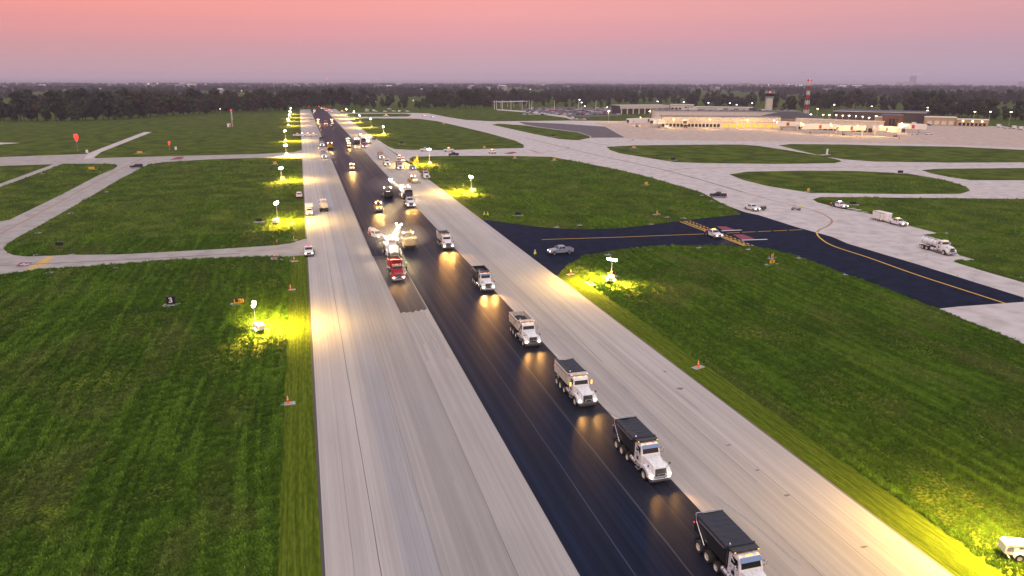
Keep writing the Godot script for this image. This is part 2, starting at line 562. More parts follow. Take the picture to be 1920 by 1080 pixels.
	sheet("milled_strip", rag, 0.036, M.milled, self, Rect2(12.0, -1080, 20.0, 1150))
	for k in 9:   # tyre tracks of dust and bitumen leading on from the milled end
		var tx := 13.2 + k * 0.5 + rng.randf_range(-0.2, 0.2)
		var tp := PackedVector2Array()
		var tz := -114.0
		while tz < -114.0 + 16.0 + 9.0 * rng.randf():
			tp.append(Vector2(tx, tz))
			tx += rng.randf_range(-0.12, 0.16)
			tz += 2.2
		sheet("tyre_track", line_poly(tp, rng.randf_range(0.2, 0.5)), 0.034 + k * 0.0004, M.scrub, run)
	sheet("terminal_apron", px_poly([[1110, 229], [1163, 228], [1240, 225], [1500, 227], [1660, 229], [1740, 234], [1860, 237.5], [1920, 243], [2100, 254], [2100, 284], [1920, 277], [1788, 271.5], [1640, 268], [1480, 265.5], [1340, 264], [1200, 261.5], [1176, 259.5], [1140, 238]]), 0.0085, M.apron_tan)
	# ----- mown strips beside the runway -----
	var mown := mat("grass_tracks", lin(0.17, 0.24, 0.022), 1.0, 0.0, 0.1)
	mown.albedo_texture = streak_tex(256, 2048, 53, [[0.34, 0.045, 0.004], [0.24, 0.25, 0.01], [0.3, 0.05, 0.05], [0.25, 0.4, 0.4]], lin(0.2, 0.24, 0.2), lin(0.8, 0.72, 0.7), 0.25)
	sheet("mown_strip_west", rect(-4.6, RUN_L - 0.02, -161, 45), 0.012, mown, self, Rect2(-5, -162, 5, 207))
	sheet("mown_strip_east", PackedVector2Array([Vector2(RUN_R + 0.02, 40), Vector2(50.2, 40), Vector2(50.4, -60), Vector2(50.6, -100), Vector2(55, -118), Vector2(60, -130), Vector2(53, -130), Vector2(49.5, -128), Vector2(47.5, -126), Vector2(RUN_R + 0.02, -127)]), 0.012, mown, self, Rect2(46, -162, 5, 207))
	markings()
	skids()

func skids() -> void:
	rng.seed = 31
	for c in [[1640, 449, 4.5], [1655, 452, 3.5], [1700, 474, 4.0], [1690, 478, 5.0], [1745, 489, 3.0], [1880, 528, 5.0], [1870, 534, 4.0], [1862, 524, 6.0], [1470, 404, 3.0], [1455, 401, 4.0]]:
		var g := G(c[0], c[1])
		var a0 := rng.randf() * TAU
		var p := PackedVector2Array()
		for k in 12: p.append(Vector2(g.x, g.z) + Vector2.from_angle(a0 + k * 0.16) * c[2])
		sheet("skid_mark", line_poly(p, 0.16), 0.0098 + 0.0001 * c[2], M.scrub)
	var yk := 0.0332
	for l in [[[1112, 752], [1140, 772], [1185, 800], [1240, 850]], [[1105, 762], [1130, 785], [1150, 800]], [[990, 596], [1020, 618], [1065, 640]], [[1140, 705], [1175, 730], [1200, 762], [1260, 830]], [[1010, 560], [1060, 610], [1130, 680]], [[770, 690], [800, 780], [850, 900]], [[735, 640], [760, 720], [800, 830]], [[1120, 640], [1220, 730], [1420, 905]], [[870, 470], [930, 530], [1000, 590]], [[1340, 930], [1420, 990], [1500, 1060]], [[690, 610], [730, 760], [790, 960]]]:
		yk += 0.0003
		sheet("tyre_mark", px_line(l, 0.16 + 0.05 * fmod(yk * 1e4, 3.0), true), yk, M.scrub)
	for l in [[[512, 457.8], [530, 455.2], [547, 450.4]], [[509, 486.2], [530, 486.8], [551, 491.2]]]:
		sheet("pale_kerb_strip", px_line(l, 1.0, true), 0.0205, M.concrete)
	for c in [[1598, 391], [1607.5, 393.6], [1620, 397.8]]:
		var g := G(c[0], c[1])
		sheet("pale_slab", rect(g.x - 1.5, g.x + 1.3, g.z - 0.8, g.z + 0.8), 0.0215, M.concrete)

func green(p: PackedVector2Array, y: float) -> void:
	green_polys.append(p)
	sheet("grass_island", p, y, M.grass)

func markings() -> void:
	var y := 0.0225
	var o := sheet("taxiway_centre_line", px_line([[1015.7, 449.3], [1168, 444.5], [1320, 438.7]], 0.3), y, M.yellow_paint)
	for k in 5:
		var a: float = k / 5.0
		var p := Vector2(1362, 437.0).lerp(Vector2(1509, 430.4), a)
		var q := Vector2(1362, 437.0).lerp(Vector2(1509, 430.4), a + 0.17)
		sheet("dash", px_line([[p.x, p.y], [q.x, q.y]], 0.28), y, M.yellow_paint, o)
	sheet("lead_off_line", px_line([[1531, 436], [1537, 445.6], [1562, 461], [1631, 484], [1714, 513.6], [1798, 541], [1884, 568.6]], 0.4, true), y, M.yellow_paint)
	sheet("worn_lead_line", px_line([[1393, 360], [1445, 375], [1501, 388], [1528, 395.5], [1548, 404], [1560, 414], [1553, 423], [1538, 430], [1532, 435]], 0.55, true), 0.011, M.faded_paint)
	sheet("worn_lead_line", px_line([[985, 258], [1040, 272], [1085, 283], [1120, 291], [1180, 304], [1250, 320], [1320, 339], [1393, 360]], 0.8, true), 0.011, M.rubber_line)
	sheet("worn_lead_line", px_line([[950, 286.5], [1010, 286], [1045, 283], [1064, 279], [1065, 276], [1056, 273.5]], 0.7, true), 0.0118, M.faded_paint)
	sheet("worn_lead_line", px_line([[1175, 267], [1186, 263.5], [1186, 261.5], [1178, 260]], 0.8, true), 0.0118, M.faded_paint)
	sheet("worn_lead_line", px_line([[1085, 263], [1120, 269.5], [1160, 277], [1230, 291]], 0.7, true), 0.0124, M.rubber_line)
	sheet("worn_lead_line", px_line([[1240, 322], [1290, 316], [1370, 314.5], [1500, 314], [1700, 312], [1900, 309]], 0.6, true), 0.011, M.rubber_line)
	sheet("worn_lead_line", px_line([[0, 438.5], [90, 391], [190, 336], [262, 299], [268, 295]], 0.5, true), 0.0112, M.faded_paint)
	sheet("worn_lead_line", px_line([[0, 498], [50, 496], [200, 489], [330, 482], [450, 475]], 0.45, true), 0.0118, M.rubber_line)
	# hold short bars: two solid, two broken
	for s in [[[1275, 415.6], [1397, 461.5], false], [[1281.5, 415.0], [1403, 461.8], false], [[1286, 414.3], [1409, 462.2], true], [[1292, 413.6], [1416, 462.3], true]]:
		hold_bar(s, y, "hold_line_east")
	for s in [[[48, 508], [91, 481], false], [[55.5, 508], [95.5, 481.2], false], [[62, 507.6], [98.5, 481.4], true], [[69, 507], [102, 481.6], true]]:
		hold_bar(s, 0.0118, "hold_line_west")
	sheet("holding_sign_paint", px_poly([[1374, 439.6], [1393, 439.4], [1416, 448.2], [1391, 449.6]]), y, M.red_paint)
	sheet("holding_sign_paint", px_poly([[1344, 424.6], [1360, 424.4], [1378, 431], [1356, 432.2]]), y, M.red_paint)
	sheet("white_bar", px_line([[1352.6, 433], [1390.5, 431.3]], 0.6), y + 0.004, M.white_paint)
	sheet("white_bar", px_line([[1390.5, 450.4], [1438.7, 448.8]], 0.6), y + 0.004, M.white_paint)
	var red_l := sheet("holding_sign_paint", px_poly([[30, 500], [38, 492.2], [61, 492.2], [51, 499]]), 0.0118, M.red_paint)
	sheet("white_bar", px_line([[38, 496.5], [47, 494]], 0.5), 0.0158, M.white_paint, red_l)
	sheet("white_bar", px_line([[44, 497.5], [55, 494.5]], 0.5), 0.0158, M.white_paint, red_l)
	sheet("holding_sign_paint", px_poly([[318, 299.6], [333, 294], [346, 293.6], [340, 299]]), 0.0118, M.red_paint)
	sheet("holding_sign_paint", px_poly([[944, 287.6], [962, 284.2], [970, 286], [958, 289]]), 0.0118, M.red_paint)
	for k in [[[992, 281.2], [1012, 286.2]], [[1012, 287.6], [1019, 288.6]]]:
		sheet("faded_bar", px_line(k, 1.0), 0.0118, M.red_paint)

func hold_bar(s: Array, y: float, called: String) -> void:
	var a := G(s[0][0], s[0][1])
	var b := G(s[1][0], s[1][1])
	var p := Vector2(a.x, a.z)
	var q := Vector2(b.x, b.z)
	if not s[2]:
		sheet(called, line_poly(PackedVector2Array([p, q]), 0.38), y, M.yellow_paint)
		return
	var n := int(p.distance_to(q) / 1.9)
	var root := Node3D.new()
	root.name = numbered(called)
	add_child(root)
	root.set_meta("kind", "structure")
	for k in n:
		sheet("dash", line_poly(PackedVector2Array([p.lerp(q, (k + 0.1) / n), p.lerp(q, (k + 0.62) / n)]), 0.42), y, M.yellow_paint, root)

# ---------- vehicles: front towards +z, wheels on y 0 ----------
func vehicle_materials() -> void:
	var dirt := noise_tex(0.02, 5, [[0.1, lin(0.72, 0.7, 0.66)], [0.45, lin(0.93, 0.92, 0.91)], [0.7, grey(1.0)]], 61, 256)
	grimy(mat("white_body", lin(0.78, 0.78, 0.77), 0.35), dirt, 0.35)
	grimy(mat("cream_body", lin(0.62, 0.57, 0.48), 0.5), dirt, 0.3)
	grimy(mat("black_body", lin(0.022, 0.024, 0.028), 0.35), dirt, 0.3)
	grimy(mat("red_body", lin(0.45, 0.015, 0.02), 0.35), dirt, 0.3)
	grimy(mat("maroon_body", lin(0.16, 0.02, 0.025), 0.4), dirt, 0.3)
	grimy(mat("grey_body", lin(0.26, 0.31, 0.38), 0.3), dirt, 0.35)
	grimy(mat("navy_body", lin(0.02, 0.024, 0.045), 0.3), dirt, 0.35)
	grimy(mat("yellow_machine", lin(0.62, 0.34, 0.02), 0.45), dirt, 0.4)
	grimy(mat("tan_machine", lin(0.5, 0.39, 0.2), 0.5), dirt, 0.4)
	grimy(mat("dark_machine", lin(0.07, 0.07, 0.072), 0.5), dirt, 0.4)
	grimy(mat("tarp_cloth", lin(0.018, 0.021, 0.03), 0.55), dirt, 0.5)
	grimy(mat("steel", lin(0.4, 0.4, 0.4), 0.4, 0.7), dirt, 0.5)
	grimy(mat("drum_steel", lin(0.3, 0.29, 0.27), 0.35, 0.8), dirt, 0.7)
	grimy(mat("hot_mix", lin(0.02, 0.02, 0.022), 0.8), dirt, 1.3)
	mat("chrome", lin(0.65, 0.65, 0.66), 0.2, 0.9)
	mat("tyre_rubber", lin(0.025, 0.025, 0.026), 0.85)
	grimy(mat("rim_paint", lin(0.62, 0.57, 0.48), 0.5), dirt, 0.8)
	mat("chassis_black", lin(0.03, 0.03, 0.032), 0.7)
	mat("tinted_glass", lin(0.015, 0.02, 0.022), 0.06, 0.0, 0.6)
	mat("visor_blue", lin(0.18, 0.26, 0.42), 0.25)
	mat("rubber_mat", lin(0.03, 0.03, 0.03), 0.8)
	glow("head_lamp", lin(1.0, 0.9, 0.72), 14.0)
	glow("work_lamp", lin(1.0, 0.93, 0.8), 30.0)
	glow("amber_lamp", lin(1.0, 0.33, 0.03), 3.5)
	glow("beacon_lamp", lin(1.0, 0.3, 0.04), 9.0)
	glow("red_lamp", lin(1.0, 0.02, 0.02), 4.0)
	glow("violet_lamp", lin(0.75, 0.62, 1.0), 14.0)
	mat("dull_lamp", lin(0.6, 0.6, 0.58), 0.2)

func panel(s: Shape, a: Vector3, b: Vector3, c: Vector3, d: Vector3, t: float, out: Vector3) -> void:
	var n := (b - a).cross(d - a).normalized()
	if n.dot(out) < 0.0: n = -n
	var e := n * t
	s.fq(a + e, b + e, c + e, d + e, n)
	for k in [[a, b], [b, c], [c, d], [d, a]]:
		var mid: Vector3 = (k[0] + k[1]) * 0.5 - (a + b + c + d) * 0.25
		s.fq(k[0], k[1], k[1] + e, k[0] + e, mid)

func wheel(parent: Node, at: Vector3, r: float, w: float, rim := "rim_paint") -> void:
	var key := "wheel_%.2f_%.2f" % [r, w]
	if not proto.has(key):
		var t := Shape.new()
		var h := w * 0.5
		t.lathe(Vector3.ZERO, Vector3.RIGHT, [[r * 0.62, -h], [r * 0.93, -h], [r, -h * 0.72], [r, h * 0.72], [r * 0.93, h], [r * 0.62, h]], 18)
		var q := Shape.new()
		q.lathe(Vector3.ZERO, Vector3.RIGHT, [[0.0, -h * 0.82], [r * 0.2, -h * 0.82], [r * 0.26, -h * 0.5], [r * 0.5, -h * 0.55], [r * 0.58, -h * 0.98], [r * 0.63, -h * 0.98], [r * 0.63, h * 0.98], [r * 0.58, h * 0.98], [r * 0.5, h * 0.55], [r * 0.26, h * 0.5], [r * 0.2, h * 0.82], [0.0, h * 0.82]], 14)
		proto[key] = [t.mesh(), q.mesh()]
	var o := Node3D.new()
	o.name = "wheel"
	parent.add_child(o, true)
	o.position = at
	put("tyre", proto[key][0], M.tyre_rubber, o)
	put("rim", proto[key][1], M[rim], o)

func lamps(parent: Node, called: String, spots: Array, size: Vector3, m: String) -> void:
	for p in spots:
		bpart(called, p, size, 0.02, M[m], parent)

func heap(w: float, l: float, h: float, sd: int) -> Shape:
	var s := Shape.new()
	var n := fnl(0.8, sd)
	var g := []
	for i in 11:
		var row := []
		for j in 15:
			var u := i / 10.0 * 2.0 - 1.0
			var v := j / 14.0 * 2.0 - 1.0
			row.append(Vector3(u * w, h * (1.0 - u * u) * (1.0 - v * v * v * v) + 0.12 * n.get_noise_2d(u * 4.0, v * 8.0), v * l))
		g.append(row)
	s.st.set_smooth_group(1)
	for i in 10:
		for j in 14:
			s.fq(g[i][j], g[i + 1][j], g[i + 1][j + 1], g[i][j + 1], Vector3.UP)
	return s

func tarp_sheet(w: float, l: float, sag: float, sd: int) -> Shape:
	var s := Shape.new()
	var n := fnl(0.5, sd)
	var g := []
	for i in 9:
		var row := []
		for j in 22:
			var u := i / 8.0 * 2.0 - 1.0
			var v := j / 21.0 * 2.0 - 1.0
			row.append(Vector3(u * w, -sag * (1.0 - u * u) + 0.05 * (1.0 - u * u) * sin(v * 22.0 + 2.0 * n.get_noise_2d(u, v)) + 0.09 * (1.0 - u * u) * n.get_noise_2d(u * 3.0, v * 5.0), v * l))
		g.append(row)
	s.st.set_smooth_group(1)
	for i in 8:
		for j in 21:
			s.fq(g[i][j], g[i + 1][j], g[i + 1][j + 1], g[i][j + 1], Vector3.UP)
	return s

func truck_cab(o: Node3D, paint: Material, lit: bool, style: Dictionary) -> void:
	var s := Shape.new()
	s.prism([[0.5, 0.95, 1.0], [0.5, 2.72, 0.98], [0.62, 2.9, 0.93], [1.5, 2.97, 0.9], [1.72, 2.88, 0.93], [1.98, 2.12, 1.0], [2.04, 1.95, 1.01], [2.04, 0.95, 1.01]])
	part("cab", s, paint, o)
	s = Shape.new()
	panel(s, Vector3(-0.84, 2.16, 1.985), Vector3(0.84, 2.16, 1.985), Vector3(0.78, 2.82, 1.76), Vector3(-0.78, 2.82, 1.76), 0.015, Vector3(0, 0.3, 1))
	part("windshield", s, M.tinted_glass, o)
	for sg in [-1.0, 1.0]:
		s = Shape.new()
		panel(s, Vector3(sg * 1.0, 2.1, 0.85), Vector3(sg * 1.0, 2.1, 1.78), Vector3(sg * 0.955, 2.68, 1.62), Vector3(sg * 0.955, 2.7, 0.85), 0.012, Vector3(sg, 0, 0))
		part("side_window", s, M.tinted_glass, o)
		s = Shape.new()
		panel(s, Vector3(sg * 1.008, 1.02, 0.78), Vector3(sg * 1.008, 1.02, 1.88), Vector3(sg * 1.008, 2.0, 1.88), Vector3(sg * 1.004, 2.0, 0.78), 0.014, Vector3(sg, 0, 0))
		var d := part("door", s, paint, o)
		bpart("handle", Vector3(sg * 1.035, 1.75, 0.9), Vector3(0.03, 0.05, 0.16), 0.01, M.chassis_black, d)
		s = Shape.new()
		panel(s, Vector3(sg * 1.023, 1.25, 1.0), Vector3(sg * 1.023, 1.25, 1.5), Vector3(sg * 1.023, 1.62, 1.42), Vector3(sg * 1.023, 1.62, 1.08), 0.006, Vector3(sg, 0, 0))
		part("emblem", s, M.navy_body, d)
		s = Shape.new()
		var arc := [[2.25, 0.88], [2.3, 1.2], [2.55, 1.43], [2.95, 1.5], [3.4, 1.46], [3.8, 1.32], [4.12, 1.1], [4.16, 0.78], [3.72, 0.74], [3.6, 1.0], [3.3, 1.17], [2.95, 1.22], [2.6, 1.15], [2.38, 0.95]]
		var pr := []
		for q in arc: pr.append([q[0], q[1], 0.24])
		s.prism(pr, sg * 0.97)
		part("fender", s, paint, o)
		# mirror on its arms
		s = Shape.new()
		s.box(Vector3(sg * 1.34, 2.3, 1.88), Vector3(0.2, 0.5, 0.1), 0.04)
		var mi := part("mirror", s, M[style.get("mirror", "chrome")], o)
		s = Shape.new()
		s.tube(Vector3(sg * 0.98, 2.5, 1.75), Vector3(sg * 1.34, 2.48, 1.88), 0.022, -1, 6)
		part("arm", s, M.chassis_black, mi)
		rod("arm", Vector3(sg * 1.0, 2.08, 1.8), Vector3(sg * 1.34, 2.1, 1.88), 0.022, M.chassis_black, mi, -1, 6)
		# hood mirror
		s = Shape.new()
		s.tube(Vector3(sg * 0.85, 1.45, 3.6), Vector3(sg * 1.12, 1.85, 3.75), 0.016, -1, 6)
		s.lathe(Vector3(sg * 1.13, 1.9, 3.75), Vector3.FORWARD, [[0.0, -0.05], [0.09, -0.03], [0.1, 0.03], [0.0, 0.04]], 10)
		part("hood_mirror", s, M.chassis_black, o)
		bpart("headlight", Vector3(sg * 0.93, 1.02, 4.16), Vector3(0.32, 0.2, 0.1), 0.04, M.head_lamp if lit else M.dull_lamp, o)
		bpart("turn_signal", Vector3(sg * 1.17, 1.02, 4.06), Vector3(0.1, 0.16, 0.1), 0.03, M.amber_lamp, o)
		# tank and steps
		s = Shape.new()
		s.tube(Vector3(sg * 0.93, 0.78, -0.1), Vector3(sg * 0.93, 0.78, 1.0), 0.31, -1, 16)
		var tk := part("fuel_tank", s, M.chrome, o)
		s = Shape.new()
		for q in [[0.5, 1.2], [0.9, 1.14]]:
			s.box(Vector3(sg * 1.13, q[0], 1.55), Vector3(0.28, 0.04, 0.75), 0.01)
		s.box(Vector3(sg * 1.05, 0.72, 1.2), Vector3(0.06, 0.5, 0.05))
		s.box(Vector3(sg * 1.05, 0.72, 1.9), Vector3(0.06, 0.5, 0.05))
		part("step", s, M.steel, o)
		s = Shape.new()
		s.tube(Vector3(sg * 0.93, 0.78, 0.15), Vector3(sg * 0.93, 0.78, 0.2), 0.318, -1, 16)
		part("strap", s, M.chassis_black, tk)
		rod("strap", Vector3(sg * 0.93, 0.78, 0.7), Vector3(sg * 0.93, 0.78, 0.75), 0.318, M.chassis_black, tk, -1, 16)
	s = Shape.new()
	s.prism([[2.04, 0.95, 0.93], [2.04, 2.02, 0.82], [2.9, 1.97, 0.74], [3.7, 1.86, 0.66], [4.02, 1.76, 0.62], [4.13, 1.6, 0.6], [4.14, 0.82, 0.62], [4.0, 0.72, 0.62]])
	part("hood", s, paint, o)
	s = Shape.new()
	s.box(Vector3(0, 1.26, 4.14), Vector3(1.06, 0.8, 0.06), 0.02)
	var gr := part("grille", s, M.chassis_black, o)
	s = Shape.new()
	for k in 5:
		s.box(Vector3(0, 0.96 + k * 0.145, 4.18), Vector3(0.98, 0.035, 0.03))
	for sg in [-1.0, 1.0]:
		s.box(Vector3(sg * 0.54, 1.26, 4.175), Vector3(0.07, 0.84, 0.05), 0.02)
	s.box(Vector3(0, 1.69, 4.165), Vector3(1.15, 0.06, 0.06), 0.02)
	part("grille_bar", s, M.chrome, gr)
	s = Shape.new()
	s.prism([[4.14, 0.42, 1.14], [4.36, 0.44, 1.0], [4.42, 0.5, 0.98], [4.42, 0.74, 0.98], [4.36, 0.8, 1.0], [4.1, 0.8, 1.2]])
	part("bumper", s, M[style.get("bumper", "chrome")], o)
	s = Shape.new()
	for sg in [-1.0, 1.0]:
		s.tube(Vector3(sg * 0.35, 0.8, 4.4), Vector3(sg * 0.35, 1.25, 4.36), 0.03, -1, 6)
	s.tube(Vector3(-0.35, 1.25, 4.36), Vector3(0.35, 1.25, 4.36), 0.03, -1, 6)
	part("bull_bar", s, M.chrome, o)
	s = Shape.new()
	panel(s, Vector3(-0.9, 2.68, 1.99), Vector3(0.9, 2.68, 1.99), Vector3(0.86, 2.93, 1.7), Vector3(-0.86, 2.93, 1.7), 0.02, Vector3(0, 0.7, 1))
	part("sun_visor", s, M[style.get("visor", "visor_blue")], o)
	for x in [-0.72, -0.2, 0.0, 0.2, 0.72]:
		bpart("marker_light", Vector3(x, 2.99, 1.55), Vector3(0.12, 0.07, 0.1), 0.02, M.amber_lamp, o)
	for sg in [-1.0, 1.0]:
		s = Shape.new()
		s.tube(Vector3(sg * 0.45, 3.0, 0.95), Vector3(sg * 0.45, 3.04, 1.35), 0.045, 0.07, 8)
		part("air_horn", s, M.chrome, o)

func dump_box(o: Node3D, style: Dictionary, sd: int) -> void:
	var m: Material = M[style.box]
	var s := Shape.new()
	var L := 4.55
	# walls as thick sheets: side with a slanted foot, front wall, floor
	for sg in [-1.0, 1.0]:
		s.fq(Vector3(sg * 1.22, 1.9, 0), Vector3(sg * 1.22, 1.9, L), Vector3(sg * 1.2, 0.5, L), Vector3(sg * 1.2, 0.5, 0), Vector3(sg, 0, 0))
		s.fq(Vector3(sg * 1.2, 0.5, 0), Vector3(sg * 1.2, 0.5, L), Vector3(sg * 0.85, 0.12, L), Vector3(sg * 0.85, 0.12, 0), Vector3(sg, -1, 0))
		s.fq(Vector3(sg * 1.13, 1.9, 0), Vector3(sg * 1.13, 1.9, L), Vector3(sg * 1.12, 0.5, L), Vector3(sg * 1.12, 0.5, 0), Vector3(-sg, 0, 0))
		s.fq(Vector3(sg * 1.12, 0.5, 0), Vector3(sg * 1.12, 0.5, L), Vector3(sg * 0.8, 0.18, L), Vector3(sg * 0.8, 0.18, 0), Vector3(-sg, 1, 0))
		s.box(Vector3(sg * 1.19, 1.9, L * 0.5 - 0.02), Vector3(0.16, 0.12, L), 0.03)
		s.box(Vector3(sg * 1.2, 1.2, 0.03), Vector3(0.1, 1.4, 0.12), 0.02)
	s.fq(Vector3(-0.82, 0.2, 0), Vector3(0.82, 0.2, 0), Vector3(0.82, 0.2, L), Vector3(-0.82, 0.2, L), Vector3.UP)
	s.fq(Vector3(-0.82, 0.12, 0), Vector3(0.82, 0.12, 0), Vector3(0.82, 0.12, L), Vector3(-0.82, 0.12, L), Vector3.DOWN)
	s.box(Vector3(0, 1.2, L), Vector3(2.38, 1.5, 0.08), 0.02)
	s.box(Vector3(0, 0.32, L), Vector3(1.7, 0.4, 0.07), 0.02)
	s.box(Vector3(-0.45, 0.02, L * 0.5), Vector3(0.14, 0.2, L))
	s.box(Vector3(0.45, 0.02, L * 0.5), Vector3(0.14, 0.2, L))
	var b := part("dump_box", s, m, o, Vector3(0, 1.08, -4.15), Vector3(-deg_to_rad(style.get("raise", 0.0)), 0, 0))
	s = Shape.new()
	s.box(Vector3(0, 1.12, -0.06), Vector3(2.3, 1.55, 0.07), 0.02)
	for k in 3: s.box(Vector3(0, 0.55 + k * 0.5, -0.12), Vector3(2.2, 0.1, 0.06), 0.02)
	part("tailgate", s, m, b)
	for sg in [-1.0, 1.0]:
		for z in style.get("ribs", [1.5, 3.0]):
			bpart("rib", Vector3(sg * 1.235, 1.2, z), Vector3(0.06, 1.3, 0.1), 0.015, m, b)
		bpart("side_board", Vector3(sg * 1.245, 1.78, L * 0.55), Vector3(0.045, 0.1, L * 0.8), 0.01, M[style.get("board", "steel")], b)
		bpart("tail_light", Vector3(sg * 1.26, 1.25, 0.0), Vector3(0.05, 0.12, 0.1), 0.02, M.red_lamp, b)
	s = Shape.new()
	s.prism([[L - 0.05, 1.9, 1.18], [L + 0.02, 2.08, 1.16], [L + 0.85, 2.12, 1.12], [L + 0.87, 1.98, 1.12], [L + 0.3, 1.96, 1.14], [L + 0.05, 1.8, 1.16]])
	part("cab_shield", s, m, b)
	for x in [-1.0, 1.0]:
		bpart("marker_light", Vector3(x, 2.06, L + 0.88), Vector3(0.12, 0.06, 0.04), 0.01, M.amber_lamp, b)
	if style.cover == "tarp":
		part("tarp", tarp_sheet(1.17, L * 0.5 - 0.05, style.get("sag", 0.12), sd), M.tarp_cloth, b, Vector3(0, 2.02, L * 0.5 + 0.05))
		s = Shape.new()
		s.tube(Vector3(-1.15, 2.1, L + 0.1), Vector3(1.15, 2.1, L + 0.1), 0.1, -1, 10)
		part("tarp_roll", s, M.tarp_cloth, b)
		for sg in [-1.0, 1.0]:
			s = Shape.new()
			s.tube(Vector3(sg * 1.3, 0.25, 1.75), Vector3(sg * 1.3, 1.6, 0.35), 0.035, -1, 6)
			s.tube(Vector3(sg * 1.3, 1.6, 0.35), Vector3(sg * 1.24, 2.12, 0.1), 0.035, -1, 6)
			part("tarp_arm", s, M.chrome, b)
		rod("tarp_bar", Vector3(-1.24, 2.12, 0.08), Vector3(1.24, 2.12, 0.08), 0.04, M.chrome, b)
	else:
		part("asphalt_load", heap(1.12, L * 0.5 - 0.08, style.get("fill", 0.5), sd), M.hot_mix, b, Vector3(0, style.get("level", 1.25), L * 0.5))
		for sg in [-1.0, 1.0]:
			s = Shape.new()
			s.tube(Vector3(sg * 1.3, 0.25, 1.75), Vector3(sg * 1.28, 1.95, L - 0.6), 0.035, -1, 6)
			part("tarp_arm", s, M.chrome, b)

func dump_truck(label: String, at: Vector3, turn: float, style: Dictionary, group := "") -> Node3D:
	var o := thing("dump_truck", label, "dump truck", at, turn, group)
	var s := Shape.new()
	for x in [-0.42, 0.42]:
		s.box(Vector3(x, 0.9, -0.15), Vector3(0.12, 0.28, 8.0))
	for z in [-3.9, -2.6, -1.2, 0.4, 2.4]:
		s.box(Vector3(0, 0.88, z), Vector3(0.8, 0.2, 0.14))
	for z in [2.95, -0.75, -2.05, -3.35]:
		s.tube(Vector3(-0.95, 0.52, z), Vector3(0.95, 0.52, z), 0.09, -1, 8)
	part("frame", s, M.chassis_black, o)
	for sg in [-1.0, 1.0]:
		wheel(o, Vector3(sg * 1.02, 0.52, 2.95), 0.52, 0.32)
		wheel(o, Vector3(sg * 0.98, 0.44, -0.75), 0.44, 0.42)
		for z in [-2.05, -3.35]:
			wheel(o, Vector3(sg * 0.95, 0.52, z), 0.52, 0.56)
		bpart("mud_flap", Vector3(sg * 0.95, 0.62, -3.98), Vector3(0.58, 0.7, 0.03), 0, M.rubber_mat, o)
		s = Shape.new()
		s.tube(Vector3(sg * 0.82, 1.0, 0.32), Vector3(sg * 0.82, 3.15, 0.32), 0.075, -1, 10)
		s.tube(Vector3(sg * 0.82, 3.15, 0.32), Vector3(sg * 0.82, 3.3, 0.22), 0.075, 0.07, 10)
		if sg < 0.0 or style.get("twin_stack", false): part("exhaust_stack", s, M.chrome, o)
	truck_cab(o, M[style.cab], style.get("lit", true), style)
	dump_box(o, style, style.get("seed", 1))
	var e: float = style.get("beam", 0.0)
	if e > 0.0:
		for sg in [-1.0, 1.0]:
			spot(o, Vector3(sg * 0.93, 1.02, 4.32), Vector3(sg * 1.0, 0.0, 11.5), e, 32.0, Color(1.0, 0.72, 0.36), 0.12, 0.9)
	return o

